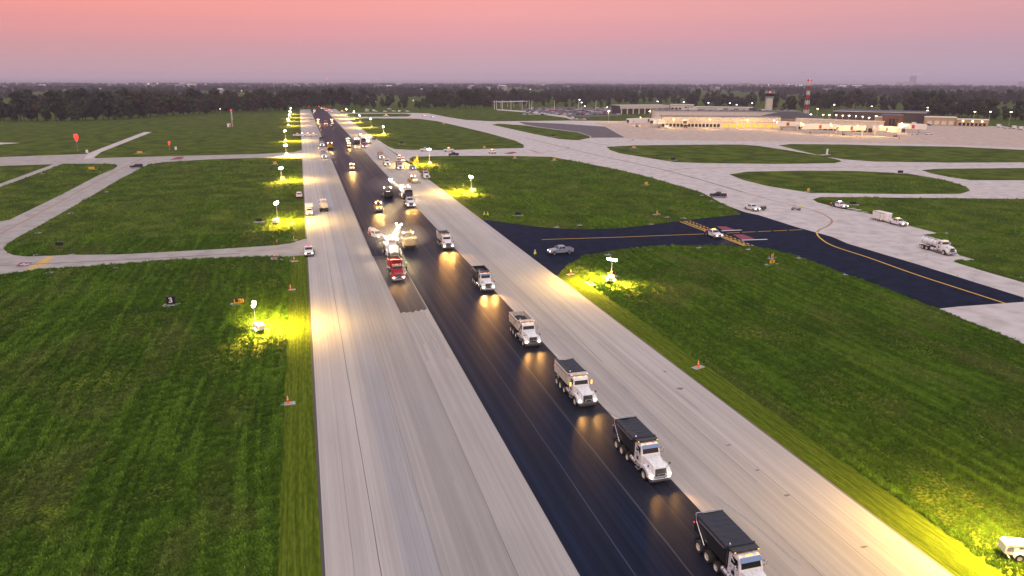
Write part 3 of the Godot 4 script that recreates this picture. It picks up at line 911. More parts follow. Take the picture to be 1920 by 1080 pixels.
# tank truck with the same kind of cab; tank = "round" or "water"
func tank_truck(label: String, at: Vector3, turn: float, cab: String, tank: String, lit: bool) -> Node3D:
	var o := thing("tank_truck", label, "tank truck", at, turn)
	var s := Shape.new()
	for x in [-0.42, 0.42]:
		s.box(Vector3(x, 0.9, -0.1), Vector3(0.12, 0.26, 8.0))
	for z in [2.95, -2.05, -3.35]:
		s.tube(Vector3(-0.95, 0.52, z), Vector3(0.95, 0.52, z), 0.09, -1, 8)
	part("frame", s, M.chassis_black, o)
	for sg in [-1.0, 1.0]:
		wheel(o, Vector3(sg * 1.02, 0.52, 2.95), 0.52, 0.32)
		for z in [-2.05, -3.35]: wheel(o, Vector3(sg * 0.95, 0.52, z), 0.52, 0.56)
		bpart("fender_strip", Vector3(sg * 1.0, 1.14, -2.7), Vector3(0.5, 0.05, 2.6), 0.02, M.white_body, o)
		bpart("tool_box", Vector3(sg * 0.9, 0.75, -0.5), Vector3(0.5, 0.5, 1.0), 0.03, M.white_body, o)
	truck_cab(o, M[cab], lit, {"mirror": "white_body", "visor": cab})
	s = Shape.new()
	var el := []
	for k in 24:
		var a := TAU * k / 24.0
		el.append(Vector2(cos(a) * 1.18, 1.98 + sin(a) * 0.82))
	for k in 24:
		var a: Vector2 = el[k]
		var b: Vector2 = el[(k + 1) % 24]
		var mid := Vector3((a.x + b.x) * 0.5, (a.y + b.y) * 0.5 - 1.98, 0)
		s.st.set_smooth_group(3)
		s.fq(Vector3(a.x, a.y, 0.25), Vector3(b.x, b.y, 0.25), Vector3(b.x, b.y, -4.3), Vector3(a.x, a.y, -4.3), mid)
		s.st.set_smooth_group(-1)
		s.ft(Vector3(0, 1.98, 0.42), Vector3(a.x, a.y, 0.25), Vector3(b.x, b.y, 0.25), Vector3(0, 0, 1))
		s.ft(Vector3(0, 1.98, -4.42), Vector3(a.x, a.y, -4.3), Vector3(b.x, b.y, -4.3), Vector3(0, 0, -1))
	var t := part("tank", s, M[tank], o)
	s = Shape.new()
	for z in [-3.0, -1.0]:
		s.lathe(Vector3(0, 2.78, z), Vector3.UP, [[0.0, 0.12], [0.28, 0.12], [0.3, 0.0]], 12)
	part("hatch", s, M.steel, t)
	s = Shape.new()
	for x in [-0.5, 0.5]:
		s.box(Vector3(x, 2.76, -2.0), Vector3(0.06, 0.12, 4.2))
	part("walkway", s, M.steel, t)
	for z in [-3.6, -2.0, -0.5]:
		s = Shape.new()
		for k in 24:
			var a: Vector2 = el[k]
			var b: Vector2 = el[(k + 1) % 24]
			var oa := Vector2(a.x, a.y - 1.98) * 1.02 + Vector2(0, 1.98)
			var ob := Vector2(b.x, b.y - 1.98) * 1.02 + Vector2(0, 1.98)
			s.fq(Vector3(oa.x, oa.y, z), Vector3(ob.x, ob.y, z), Vector3(ob.x, ob.y, z - 0.1), Vector3(oa.x, oa.y, z - 0.1), Vector3(oa.x, oa.y - 1.98, 0))
		part("band", s, M.steel, t)
	s = Shape.new()
	s.tube(Vector3(-1.15, 0.75, -4.5), Vector3(1.15, 0.75, -4.5), 0.08, -1, 8)
	for x in [-0.9, -0.3, 0.3, 0.9]: s.tube(Vector3(x, 0.75, -4.5), Vector3(x, 0.55, -4.62), 0.05, 0.09, 6)
	part("spray_bar", s, M.chassis_black, o)
	return o

# light truck: style.body, style.rear = "bed" | "flat" | "tank" | "box" | "suv"
func pickup(called: String, label: String, cat: String, at: Vector3, turn: float, style: Dictionary, group := "") -> Node3D:
	var o := thing(called, label, cat, at, turn, group)
	var m: Material = M[style.body]
	var rear: String = style.get("rear", "bed")
	var suv := rear == "suv"
	var zb := -2.35 if suv else -0.95
	var s := Shape.new()
	# lower body with wheel openings
	var low := [[2.72, 0.5, 0.86], [2.78, 0.75, 0.88], [2.74, 1.02, 0.86], [2.55, 1.12, 0.84], [1.35, 1.24, 0.9], [1.1, 1.26, 0.93], [zb, 1.26, 0.93], [zb, 0.45, 0.93]]
	if suv: low += [[-1.95, 0.45, 0.93], [-1.87, 0.72, 0.93], [-1.62, 0.86, 0.93], [-1.37, 0.72, 0.93], [-1.28, 0.45, 0.93]]
	low += [[1.35, 0.45, 0.93], [1.43, 0.74, 0.94], [1.68, 0.88, 0.94], [1.95, 0.88, 0.94], [2.2, 0.74, 0.94], [2.28, 0.45, 0.93]]
	s.prism(low)
	part("body", s, m, o)
	# cabin
	s = Shape.new()
	if suv: s.prism([[1.12, 1.26, 0.9], [0.45, 1.78, 0.74], [0.1, 1.84, 0.72], [-1.9, 1.8, 0.72], [-2.1, 1.74, 0.73], [-2.33, 1.26, 0.9]])
	else: s.prism([[1.12, 1.26, 0.9], [0.5, 1.8, 0.73], [0.2, 1.86, 0.71], [-0.72, 1.86, 0.71], [-0.88, 1.8, 0.73], [-0.95, 1.26, 0.9]])
	var cab := part("cab", s, m, o)
	s = Shape.new()
	panel(s, Vector3(-0.8, 1.3, 1.085), Vector3(0.8, 1.3, 1.085), Vector3(0.68, 1.755, 0.535), Vector3(-0.68, 1.755, 0.535), 0.012, Vector3(0, 0.6, 0.6))
	part("windshield", s, M.tinted_glass, o)
	s = Shape.new()
	if suv: panel(s, Vector3(-0.78, 1.32, -2.31), Vector3(0.78, 1.32, -2.31), Vector3(0.66, 1.7, -2.13), Vector3(-0.66, 1.7, -2.13), 0.012, Vector3(0, 0.3, -1))
	else: panel(s, Vector3(-0.76, 1.34, -0.95), Vector3(0.76, 1.34, -0.95), Vector3(0.66, 1.74, -0.9), Vector3(-0.66, 1.74, -0.9), 0.012, Vector3(0, 0, -1))
	part("rear_window", s, M.tinted_glass, o)
	for sg in [-1.0, 1.0]:
		for w in ([[0.78, 0.32, -0.3], [-0.4, -0.4, -1.15], [-1.25, -1.25, -2.0]] if suv else [[0.8, 0.36, 0.08], [0.0, 0.0, -0.8]]):
			s = Shape.new()
			panel(s, Vector3(sg * 0.892, 1.3, w[0]), Vector3(sg * 0.892, 1.3, w[2]), Vector3(sg * 0.755, 1.74, w[2]), Vector3(sg * 0.755, 1.74, w[1]), 0.012, Vector3(sg, 0.3, 0))
			part("side_window", s, M.tinted_glass, o)
		s = Shape.new()
		if style.get("door_open", 0.0) == sg:
			s.box(Vector3(sg * 1.3, 0.86, 0.72), Vector3(0.75, 0.72, 0.08), 0.03)
			s.box(Vector3(sg * 1.26, 1.5, 0.74), Vector3(0.62, 0.05, 0.05), 0.01)
			s.box(Vector3(sg * 1.55, 1.37, 0.74), Vector3(0.05, 0.3, 0.05), 0.01)
		else:
			panel(s, Vector3(sg * 0.932, 0.52, -0.02), Vector3(sg * 0.932, 0.52, 1.02), Vector3(sg * 0.925, 1.22, 1.02), Vector3(sg * 0.925, 1.22, -0.02), 0.012, Vector3(sg, 0, 0))
		var d := part("door", s, m, o)
		bpart("handle", Vector3(sg * 0.95, 1.08, 0.08), Vector3(0.03, 0.04, 0.16), 0.01, M.chassis_black, d)
		s = Shape.new()
		s.box(Vector3(sg * 1.04, 1.34, 0.88), Vector3(0.18, 0.16, 0.09), 0.03)
		part("mirror", s, M.chassis_black, o)
		bpart("headlight", Vector3(sg * 0.68, 0.88, 2.7), Vector3(0.34, 0.17, 0.16), 0.04, M[style.get("head", "dull_lamp")], o)
		bpart("tail_light", Vector3(sg * 0.84, 1.0, (zb if suv else -2.78) - 0.01), Vector3(0.14, 0.34, 0.06), 0.02, M.red_lamp if style.get("tail", true) else M.maroon_body, o)
		wheel(o, Vector3(sg * 0.84, 0.39, 1.81), 0.39, 0.26, "steel")
		wheel(o, Vector3(sg * 0.84, 0.39, -1.62 if suv else -1.78), 0.39, 0.26, "steel")
	s = Shape.new()
	s.box(Vector3(0, 0.84, 2.75), Vector3(0.95, 0.3, 0.08), 0.03)
	part("grille", s, M.chassis_black, o)
	bpart("bumper", Vector3(0, 0.55, 2.78), Vector3(1.8, 0.2, 0.16), 0.05, M[style.get("bumper", "steel")], o)
	bpart("rear_bumper", Vector3(0, 0.55, (zb if suv else -2.8) - 0.06), Vector3(1.75, 0.18, 0.14), 0.04, M.steel, o)
	if not suv: bpart("frame", Vector3(0, 0.5, -1.9), Vector3(0.9, 0.16, 1.9), 0.02, M.chassis_black, o)
	match rear:
		"bed":
			s = Shape.new()
			s.box(Vector3(0, 0.7, -1.87), Vector3(1.8, 0.06, 1.8))
			for sg in [-1.0, 1.0]:
				var pr := []
				for q in [[-0.97, 1.26], [-2.78, 1.26], [-2.78, 0.5], [-2.15, 0.5], [-2.05, 0.78], [-1.78, 0.88], [-1.5, 0.78], [-1.4, 0.5], [-0.97, 0.5]]: pr.append([q[0], q[1], 0.05])
				s.prism(pr, sg * 0.885)
			s.box(Vector3(0, 0.95, -2.75), Vector3(1.7, 0.58, 0.06), 0.015)
			part("cargo_bed", s, m, o)
			if style.get("tool_box", false): bpart("tool_box", Vector3(0, 1.25, -1.2), Vector3(1.6, 0.35, 0.45), 0.03, M.steel, o)
		"flat":
			s = Shape.new()
			s.box(Vector3(0, 0.86, -2.05), Vector3(2.05, 0.12, 2.1), 0.02)
			s.box(Vector3(0, 1.3, -1.08), Vector3(1.8, 0.8, 0.06), 0.01)
			part("flat_bed", s, M.dark_machine, o)
			s = Shape.new()
			s.box(Vector3(0.45, 1.2, -1.7), Vector3(0.7, 0.5, 0.7), 0.05)
			s.box(Vector3(-0.5, 1.1, -2.2), Vector3(0.6, 0.3, 1.0), 0.05)
			part("bed_cargo", s, M.dark_machine, o)
		"tank":
			s = Shape.new()
			s.box(Vector3(0, 0.86, -2.05), Vector3(1.9, 0.1, 2.2), 0.02)
			part("flat_bed", s, M.dark_machine, o)
			s = Shape.new()
			s.lathe(Vector3(0, 1.62, -2.1), Vector3(0, 0, 1), [[0.0, -1.05], [0.55, -1.0], [0.72, -0.85], [0.72, 0.85], [0.55, 1.0], [0.0, 1.05]], 18)
			var t := part("tank", s, M.white_body, o)
			s = Shape.new()
			s.lathe(Vector3(0, 1.62, -2.1), Vector3(0, 0, 1), [[0.73, -0.1], [0.735, -0.05], [0.735, 0.05], [0.73, 0.1]], 18)
			s.box(Vector3(0, 2.4, -2.1), Vector3(0.5, 0.16, 0.5), 0.03)
			part("band", s, M.maroon_body, t)
		"box":
			s = Shape.new()
			s.box(Vector3(0, 1.8, -2.3), Vector3(2.15, 2.0, 2.7), 0.04)
			s.prism([[-0.97, 1.95, 1.02], [-0.97, 2.78, 1.02], [-0.3, 2.72, 0.98], [-0.1, 2.3, 0.95], [-0.3, 1.95, 0.95]])
			var bx := part("cargo_box", s, M.white_body, o)
			bpart("rear_door", Vector3(0, 1.78, -3.67), Vector3(1.9, 1.8, 0.04), 0.01, M.steel, bx)
			bpart("dark_panel", Vector3(0, 2.35, -3.68), Vector3(0.7, 0.35, 0.05), 0.01, M.chassis_black, bx)
	if style.has("beacon"):
		var bs: float = clampf(-at.z / 150.0, 1.0, 3.5)   # tall strobe caps on the far vehicles
		bpart("beacon_bar", Vector3(0, 1.89 if rear != "box" else 2.05, -0.1), Vector3(0.9, 0.06, 0.24), 0.02, M.chassis_black, o)
		for x in [-0.32, 0.0, 0.32]:
			bpart("beacon", Vector3(x, 1.97 if rear != "box" else 2.13, -0.1), Vector3(0.24, 0.12 * bs, 0.2 * bs), 0.03, M[style.beacon], o)
	var e: float = style.get("beam", 0.0)
	if e > 0.0:
		for sg in [-1.0, 1.0]:
			spot(o, Vector3(sg * 0.68, 0.88, 2.9), Vector3(sg * 0.75, 0.0, 9.0), e, 30.0, Color(1.0, 0.85, 0.6), 0.1, 0.9)
	return o

func trailer(label: String, at: Vector3, turn: float) -> void:
	var o := thing("cargo_trailer", label, "trailer", at, turn)
	var s := Shape.new()
	s.box(Vector3(0, 1.5, 0), Vector3(2.2, 2.1, 4.9), 0.06)
	s.prism([[2.42, 0.5, 1.08], [2.42, 2.5, 1.08], [2.85, 2.4, 0.45], [2.9, 0.5, 0.4]])
	part("body", s, M.white_body, o)
	for sg in [-1.0, 1.0]:
		for z in [-0.55, -1.3]: wheel(o, Vector3(sg * 1.02, 0.34, z), 0.34, 0.22, "rim_paint")
		s = Shape.new()
		s.prism([[-0.1, 0.6, 0.12], [-0.25, 0.78, 0.12], [-1.6, 0.78, 0.12], [-1.75, 0.6, 0.12], [-1.55, 0.68, 0.12], [-0.3, 0.68, 0.12]], sg * 1.12)
		part("fender", s, M.white_body, o)
		bpart("trim_rail", Vector3(sg * 1.11, 2.5, 0), Vector3(0.04, 0.09, 4.85), 0.01, M.red_body, o)
		bpart("skirt", Vector3(sg * 1.108, 0.62, 1.2), Vector3(0.03, 0.2, 2.2), 0.01, M.steel, o)
	bpart("side_door", Vector3(-1.115, 1.45, 0.9), Vector3(0.04, 1.85, 0.85), 0.01, M.cream_body, o)
	var op := bpart("open_door", Vector3(-1.5, 1.45, 1.38), Vector3(0.75, 1.85, 0.05), 0.01, M.white_body, o)
	bpart("handle", Vector3(-1.75, 1.4, 1.34), Vector3(0.14, 0.04, 0.04), 0.01, M.chassis_black, op)
	bpart("doorway", Vector3(-1.14, 1.45, 0.9), Vector3(0.01, 1.75, 0.7), 0, M.chassis_black, o)
	for z in [2.3, -2.3]: bpart("marker_light", Vector3(-1.12, 2.35, z), Vector3(0.03, 0.08, 0.14), 0.01, M.amber_lamp, o)
	s = Shape.new()
	s.tube(Vector3(-0.6, 0.5, 2.6), Vector3(0, 0.5, 3.9), 0.05, -1, 6)
	s.tube(Vector3(0.6, 0.5, 2.6), Vector3(0, 0.5, 3.9), 0.05, -1, 6)
	part("tow_bar", s, M.chassis_black, o)
	bpart("ramp", Vector3(0, 0.35, -2.9), Vector3(1.9, 0.06, 1.0), 0.01, M.steel, o)

# ---------- site machines ----------
func site_materials() -> void:
	var spots := noise_tex(0.03, 4, [[0.2, grey(0.7)], [0.6, grey(1.0)]], 15, 256)
	grimy(mat("pad_concrete", lin(0.42, 0.4, 0.38), 0.9), spots, 0.5)
	mat("sign_black", lin(0.012, 0.012, 0.014), 0.5)
	mat("sign_yellow", lin(0.8, 0.44, 0.01), 0.5)
	mat("sign_red", lin(0.6, 0.02, 0.02), 0.5)
	mat("sign_white", lin(0.85, 0.85, 0.82), 0.5)
	mat("cone_orange", lin(0.85, 0.13, 0.02), 0.5)
	mat("hi_vis", lin(0.6, 0.75, 0.03), 0.6)
	mat("helmet_white", lin(0.8, 0.8, 0.78), 0.4)
	mat("galvanised", lin(0.45, 0.46, 0.47), 0.45, 0.6)
	glow("tower_lamp", lin(1.0, 0.93, 0.72), 60.0)
	var body := mat("person_skin_and_clothes", Color.WHITE, 0.8)
	body.vertex_color_use_as_albedo = true

func light_tower(label: String, px: float, py: float, aim_px: Array, high: float, energy: float, lit := true, body_turn := 0.0, where := Vector3.INF) -> Node3D:
	var at := G(px, py) if where == Vector3.INF else where
	var o := thing("light_tower", label, "light tower", at, body_turn, "mobile light towers along the runway")
	var s := Shape.new()
	s.prism([[-0.95, 0.55, 0.5], [-0.95, 1.25, 0.5], [-0.85, 1.4, 0.46], [0.75, 1.48, 0.46], [0.95, 1.3, 0.5], [0.95, 0.55, 0.5], [0.5, 0.45, 0.5], [-0.5, 0.45, 0.5]])
	var b := part("body", s, M.white_body, o)
	for sg in [-1.0, 1.0]:
		for k in 3: bpart("vent_slat", Vector3(sg * 0.505, 0.82 + k * 0.12, 0.55), Vector3(0.02, 0.05, 0.5), 0, M.chassis_black, b)
		bpart("stripe", Vector3(sg * 0.503, 1.22, -0.05), Vector3(0.015, 0.04, 1.6), 0, M.maroon_body, b)
		bpart("name_plate", Vector3(sg * 0.505, 1.1, -0.25), Vector3(0.015, 0.12, 0.3), 0, M.navy_body, b)
		wheel(o, Vector3(sg * 0.68, 0.32, -0.1), 0.32, 0.2, "rim_paint")
		s = Shape.new()
		var arc := []
		for k in 9:
			var a := PI * k / 8.0
			arc.append([-0.1 + cos(a) * 0.42, 0.36 + sin(a) * 0.42, 0.14])
		for k in 9:
			var a := PI * (8 - k) / 8.0
			arc.append([-0.1 + cos(a) * 0.38, 0.36 + sin(a) * 0.38, 0.14])
		s.prism(arc, sg * 0.66)
		part("fender", s, M.white_body, o)
		for z in [-0.8, 0.8]:
			s = Shape.new()
			s.tube(Vector3(sg * 0.45, 0.5, z), Vector3(sg * 1.0, 0.5, z), 0.035, -1, 6)
			s.tube(Vector3(sg * 1.0, 0.55, z), Vector3(sg * 1.0, 0.02, z), 0.03, -1, 6)
			s.box(Vector3(sg * 1.0, 0.02, z), Vector3(0.2, 0.03, 0.2))
			part("outrigger", s, M.galvanised, o)
	s = Shape.new()
	s.tube(Vector3(0, 0.5, -0.9), Vector3(0, 0.45, -2.0), 0.05, -1, 6)
	s.tube(Vector3(0, 0.9, -1.7), Vector3(0, 0.02, -1.7), 0.035, -1, 6)
	part("tow_bar", s, M.chassis_black, o)
	s = Shape.new()
	s.box(Vector3(0, 1.2, -1.0), Vector3(0.16, 1.6, 0.16), 0.02)
	s.box(Vector3(0, (1.8 + high * 0.72) * 0.5, -1.0), Vector3(0.12, high * 0.72 - 1.0, 0.12), 0.01)
	s.box(Vector3(0, high * 0.8, -1.0), Vector3(0.085, high * 0.42, 0.085), 0.01)
	part("mast", s, M.galvanised, o)
	var aim := G(aim_px[0], aim_px[1])
	var d := (aim - at)
	d.y = 0.0
	d = d.normalized().rotated(Vector3.UP, -body_turn)
	var side := d.cross(Vector3.UP)
	var top := Vector3(0, high, -1.0)
	var bar := rod("lamp_bar", top - side * 0.95, top + side * 0.95, 0.04, M.galvanised, o)
	for q in [[-0.8, -1.2], [-0.28, -0.3], [0.28, 0.3], [0.8, 1.2]]:
		var dd := d.rotated(Vector3.UP, -q[1])
		var down := (dd + Vector3(0, -0.75, 0)).normalized()
		var c: Vector3 = top + side * q[0]
		s = Shape.new()
		s.lathe(c, down, [[0.08, -0.3], [0.15, -0.26], [0.27, -0.02], [0.3, 0.06]], 12)
		var h := part("lamp_head", s, M.galvanised, bar)
		h.position = Vector3.ZERO
		s = Shape.new()
		var big := 1.0 if at.z > -150.0 else 1.5
		s.lathe(c + down * 0.05, down, [[0.0, 0.3 * big], [0.2 * big, 0.22 * big], [0.3 * big, 0.02], [0.2 * big, -0.04]], 12)
		part("lens", s, M.tower_lamp if lit else M.dull_lamp, h)
		if lit: spot(o, c + down * 0.62, c + down * 0.62 + (dd * 0.72 + Vector3(0, -1, 0)), energy * (5.0 if absf(q[1]) < 1.0 else 4.0), 60.0, Color(1.0, 0.8, 0.36), 0.28, 1.0)
	return o

func roller(label: String, at: Vector3, turn: float, lit := 1.0) -> void:
	var o := thing("road_roller", label, "road roller", at, turn)
	for z in [-1.75, 1.75]:
		var s := Shape.new()
		s.lathe(Vector3(0, 0.68, z), Vector3.RIGHT, [[0.0, -0.92], [0.56, -0.92], [0.6, -0.98], [0.68, -1.0], [0.68, 1.0], [0.6, 0.98], [0.56, 0.92], [0.0, 0.92]], 28)
		part("drum", s, M.drum_steel, o)
		s = Shape.new()
		for sg in [-1.0, 1.0]:
			s.box(Vector3(sg * 1.08, 0.95, z * 0.93), Vector3(0.1, 0.6, 0.7), 0.03)
		s.box(Vector3(0, 1.42, z * 0.98), Vector3(2.25, 0.3, 1.1), 0.06)
		part("yoke", s, M.yellow_machine, o)
	var s := Shape.new()
	s.prism([[-1.7, 0.9, 0.62], [-1.75, 1.75, 0.6], [-0.6, 1.85, 0.62], [-0.5, 1.2, 0.7], [0.6, 1.2, 0.7], [0.7, 1.7, 0.62], [1.75, 1.62, 0.58], [1.7, 0.9, 0.62]])
	part("body", s, M.yellow_machine, o)
	s = Shape.new()
	s.box(Vector3(0, 1.55, -0.1), Vector3(0.55, 0.15, 0.5), 0.04)
	s.box(Vector3(0, 1.9, -0.35), Vector3(0.5, 0.6, 0.12), 0.04)
	part("seat", s, M.chassis_black, o)
	s = Shape.new()
	for sg in [-1.0, 1.0]:
		for z in [-0.65, 0.6]: s.tube(Vector3(sg * 0.72, 1.2, z), Vector3(sg * 0.7, 2.85, z), 0.045, -1, 6)
	part("canopy_post", s, M.chassis_black, o)
	bpart("canopy", Vector3(0, 2.9, 0), Vector3(1.75, 0.12, 1.7), 0.04, M.yellow_machine, o)
	bpart("beacon", Vector3(0, 3.05, -0.5), Vector3(0.22, 0.2, 0.22), 0.04, M.beacon_lamp, o)
	for sg in [-1.0, 1.0]:
		bpart("work_light", Vector3(sg * 0.72, 2.75, 0.92), Vector3(0.3, 0.24, 0.12), 0.03, M.work_lamp, o)
		bpart("headlight", Vector3(sg * 0.55, 1.45, 2.34), Vector3(0.28, 0.22, 0.1), 0.03, M.head_lamp, o)
	if lit > 0.0:
		for sg in [-1.0, 1.0]: spot(o, Vector3(sg * 0.55, 1.45, 2.45), Vector3(sg * 0.6, 0, 9.0), 55.0 * lit, 34.0, Color(1.0, 0.75, 0.4), 0.15, 0.9)
		spot(o, Vector3(0, 2.75, 1.05), Vector3(0, 0, 7.0), 60.0 * lit, 50.0, Color(1.0, 0.78, 0.45), 0.3, 0.9)
	s = Shape.new()
	s.box(Vector3(0.3, 1.0, 0.0), Vector3(0.3, 0.1, 0.7), 0.02)
	part("step", s, M.chassis_black, o)

# crawler paver with a tall hopper insert
func paver(label: String, at: Vector3, turn: float, tint: String, lit := 1.0) -> void:
	var o := thing("asphalt_paver", label, "paver", at, turn)
	for sg in [-1.0, 1.0]:
		var s := Shape.new()
		var pr := [[-1.9, 0.35, 0.24], [-1.8, 0.08, 0.24], [-1.6, 0.02, 0.24], [1.3, 0.02, 0.24], [1.6, 0.12, 0.24], [1.7, 0.42, 0.24], [1.5, 0.7, 0.24], [-1.7, 0.76, 0.24]]
		s.prism(pr, sg * 1.05)
		var tr := part("track", s, M.tyre_rubber, o)
		for z in [-1.4, -0.6, 0.2, 1.0]:
			s = Shape.new()
			s.tube(Vector3(sg * 1.28, 0.36, z), Vector3(sg * 1.32, 0.36, z), 0.24, -1, 12)
			part("track_roller", s, M.steel, tr)
		s = Shape.new()
		s.prism([[1.5, 0.75, 0.06], [3.4, 0.6, 0.06], [3.4, 1.25, 0.06], [1.5, 1.5, 0.06]], sg * 1.55)
		part("hopper_wing", s, M[tint], o)
		s = Shape.new()
		s.box(Vector3(sg * 1.5, 0.3, -3.3), Vector3(1.1, 0.5, 0.8), 0.05)
		part("screed_extension", s, M[tint], o)
		bpart("work_light", Vector3(sg * 1.1, 3.25, -0.2), Vector3(0.35, 0.28, 0.15), 0.03, M.work_lamp, o)
	var s := Shape.new()
	s.prism([[-2.2, 0.7, 1.1], [-2.2, 1.7, 1.15], [-0.3, 1.75, 1.2], [0.3, 1.9, 1.2], [1.4, 1.75, 1.2], [1.5, 0.7, 1.1]])
	part("body", s, M[tint], o)
	s = Shape.new()   # flared hopper insert, open on top, rounded front
	var ring := []
	for k in 16:
		var a := TAU * k / 16.0
		ring.append(Vector2(cos(a), sin(a)))
	for k in 16:
		var p: Vector2 = ring[k]
		var q: Vector2 = ring[(k + 1) % 16]
		var sq := func(v: Vector2, w: float, l: float) -> Vector2:
			return Vector2(signf(v.x) * pow(absf(v.x), 0.55) * w, signf(v.y) * pow(absf(v.y), 0.55) * l)
		var a0: Vector2 = sq.call(p, 1.45, 1.1)
		var b0: Vector2 = sq.call(q, 1.45, 1.1)
		var a1: Vector2 = sq.call(p, 1.62, 1.45)
		var b1: Vector2 = sq.call(q, 1.62, 1.45)
		var mid := Vector3(p.x + q.x, 0, p.y + q.y)
		s.st.set_smooth_group(2)
		s.fq(Vector3(a0.x, 0.95, 2.2 + a0.y), Vector3(b0.x, 0.95, 2.2 + b0.y), Vector3(b1.x, 2.5, 2.2 + b1.y), Vector3(a1.x, 2.5, 2.2 + a1.y), mid)
		s.st.set_smooth_group(4)
		s.fq(Vector3(a0.x, 0.95, 2.2 + a0.y) * 0.97 + Vector3(0, 0, 0.066), Vector3(b0.x, 0.95, 2.2 + b0.y) * 0.97 + Vector3(0, 0, 0.066), Vector3(b1.x, 2.55, 2.2 + b1.y) * 0.97 + Vector3(0, 0, 0.066), Vector3(a1.x, 2.55, 2.2 + a1.y) * 0.97 + Vector3(0, 0, 0.066), -mid)
	part("hopper_insert", s, M[tint], o)
	part("asphalt_load", heap(1.35, 1.15, 0.5, 8), M.hot_mix, o, Vector3(0, 2.0, 2.2))
	s = Shape.new()
	s.box(Vector3(0, 0.35, -3.2), Vector3(3.0, 0.5, 0.9), 0.05)
	s.box(Vector3(0, 0.95, -3.35), Vector3(3.6, 0.06, 0.5), 0.01)
	part("screed", s, M.dark_machine, o)
	s = Shape.new()
	for sg in [-1.0, 1.0]: s.box(Vector3(sg * 1.38, 0.7, -1.6), Vector3(0.12, 0.2, 3.2), 0.02)
	part("tow_arm", s, M[tint], o)
	s = Shape.new()
	for sg in [-1.0, 1.0]:
		for z in [-2.0, -0.3]: s.tube(Vector3(sg * 1.1, 1.7, z), Vector3(sg * 1.1, 3.15, z), 0.04, -1, 6)
	part("canopy_post", s, M.chassis_black, o)
	bpart("canopy", Vector3(0, 3.2, -1.15), Vector3(2.6, 0.12, 2.1), 0.04, M[tint], o)
	for sg in [-1.0, 1.0]:
		s = Shape.new()
		s.box(Vector3(sg * 0.75, 2.0, -1.5), Vector3(0.5, 0.12, 0.5), 0.03)
		s.box(Vector3(sg * 0.75, 2.3, -1.75), Vector3(0.48, 0.55, 0.1), 0.03)
		part("seat", s, M.chassis_black, o)
	bpart("beacon", Vector3(0.9, 3.36, -1.9), Vector3(0.22, 0.2, 0.22), 0.04, M.beacon_lamp, o)
	if lit > 0.0:
		for sg in [-1.0, 1.0]: spot(o, Vector3(sg * 1.1, 3.25, -0.02), Vector3(sg * 1.4, 0, 8.0), 150.0 * lit, 58.0, Color(1.0, 0.85, 0.6), 0.3, 0.9)

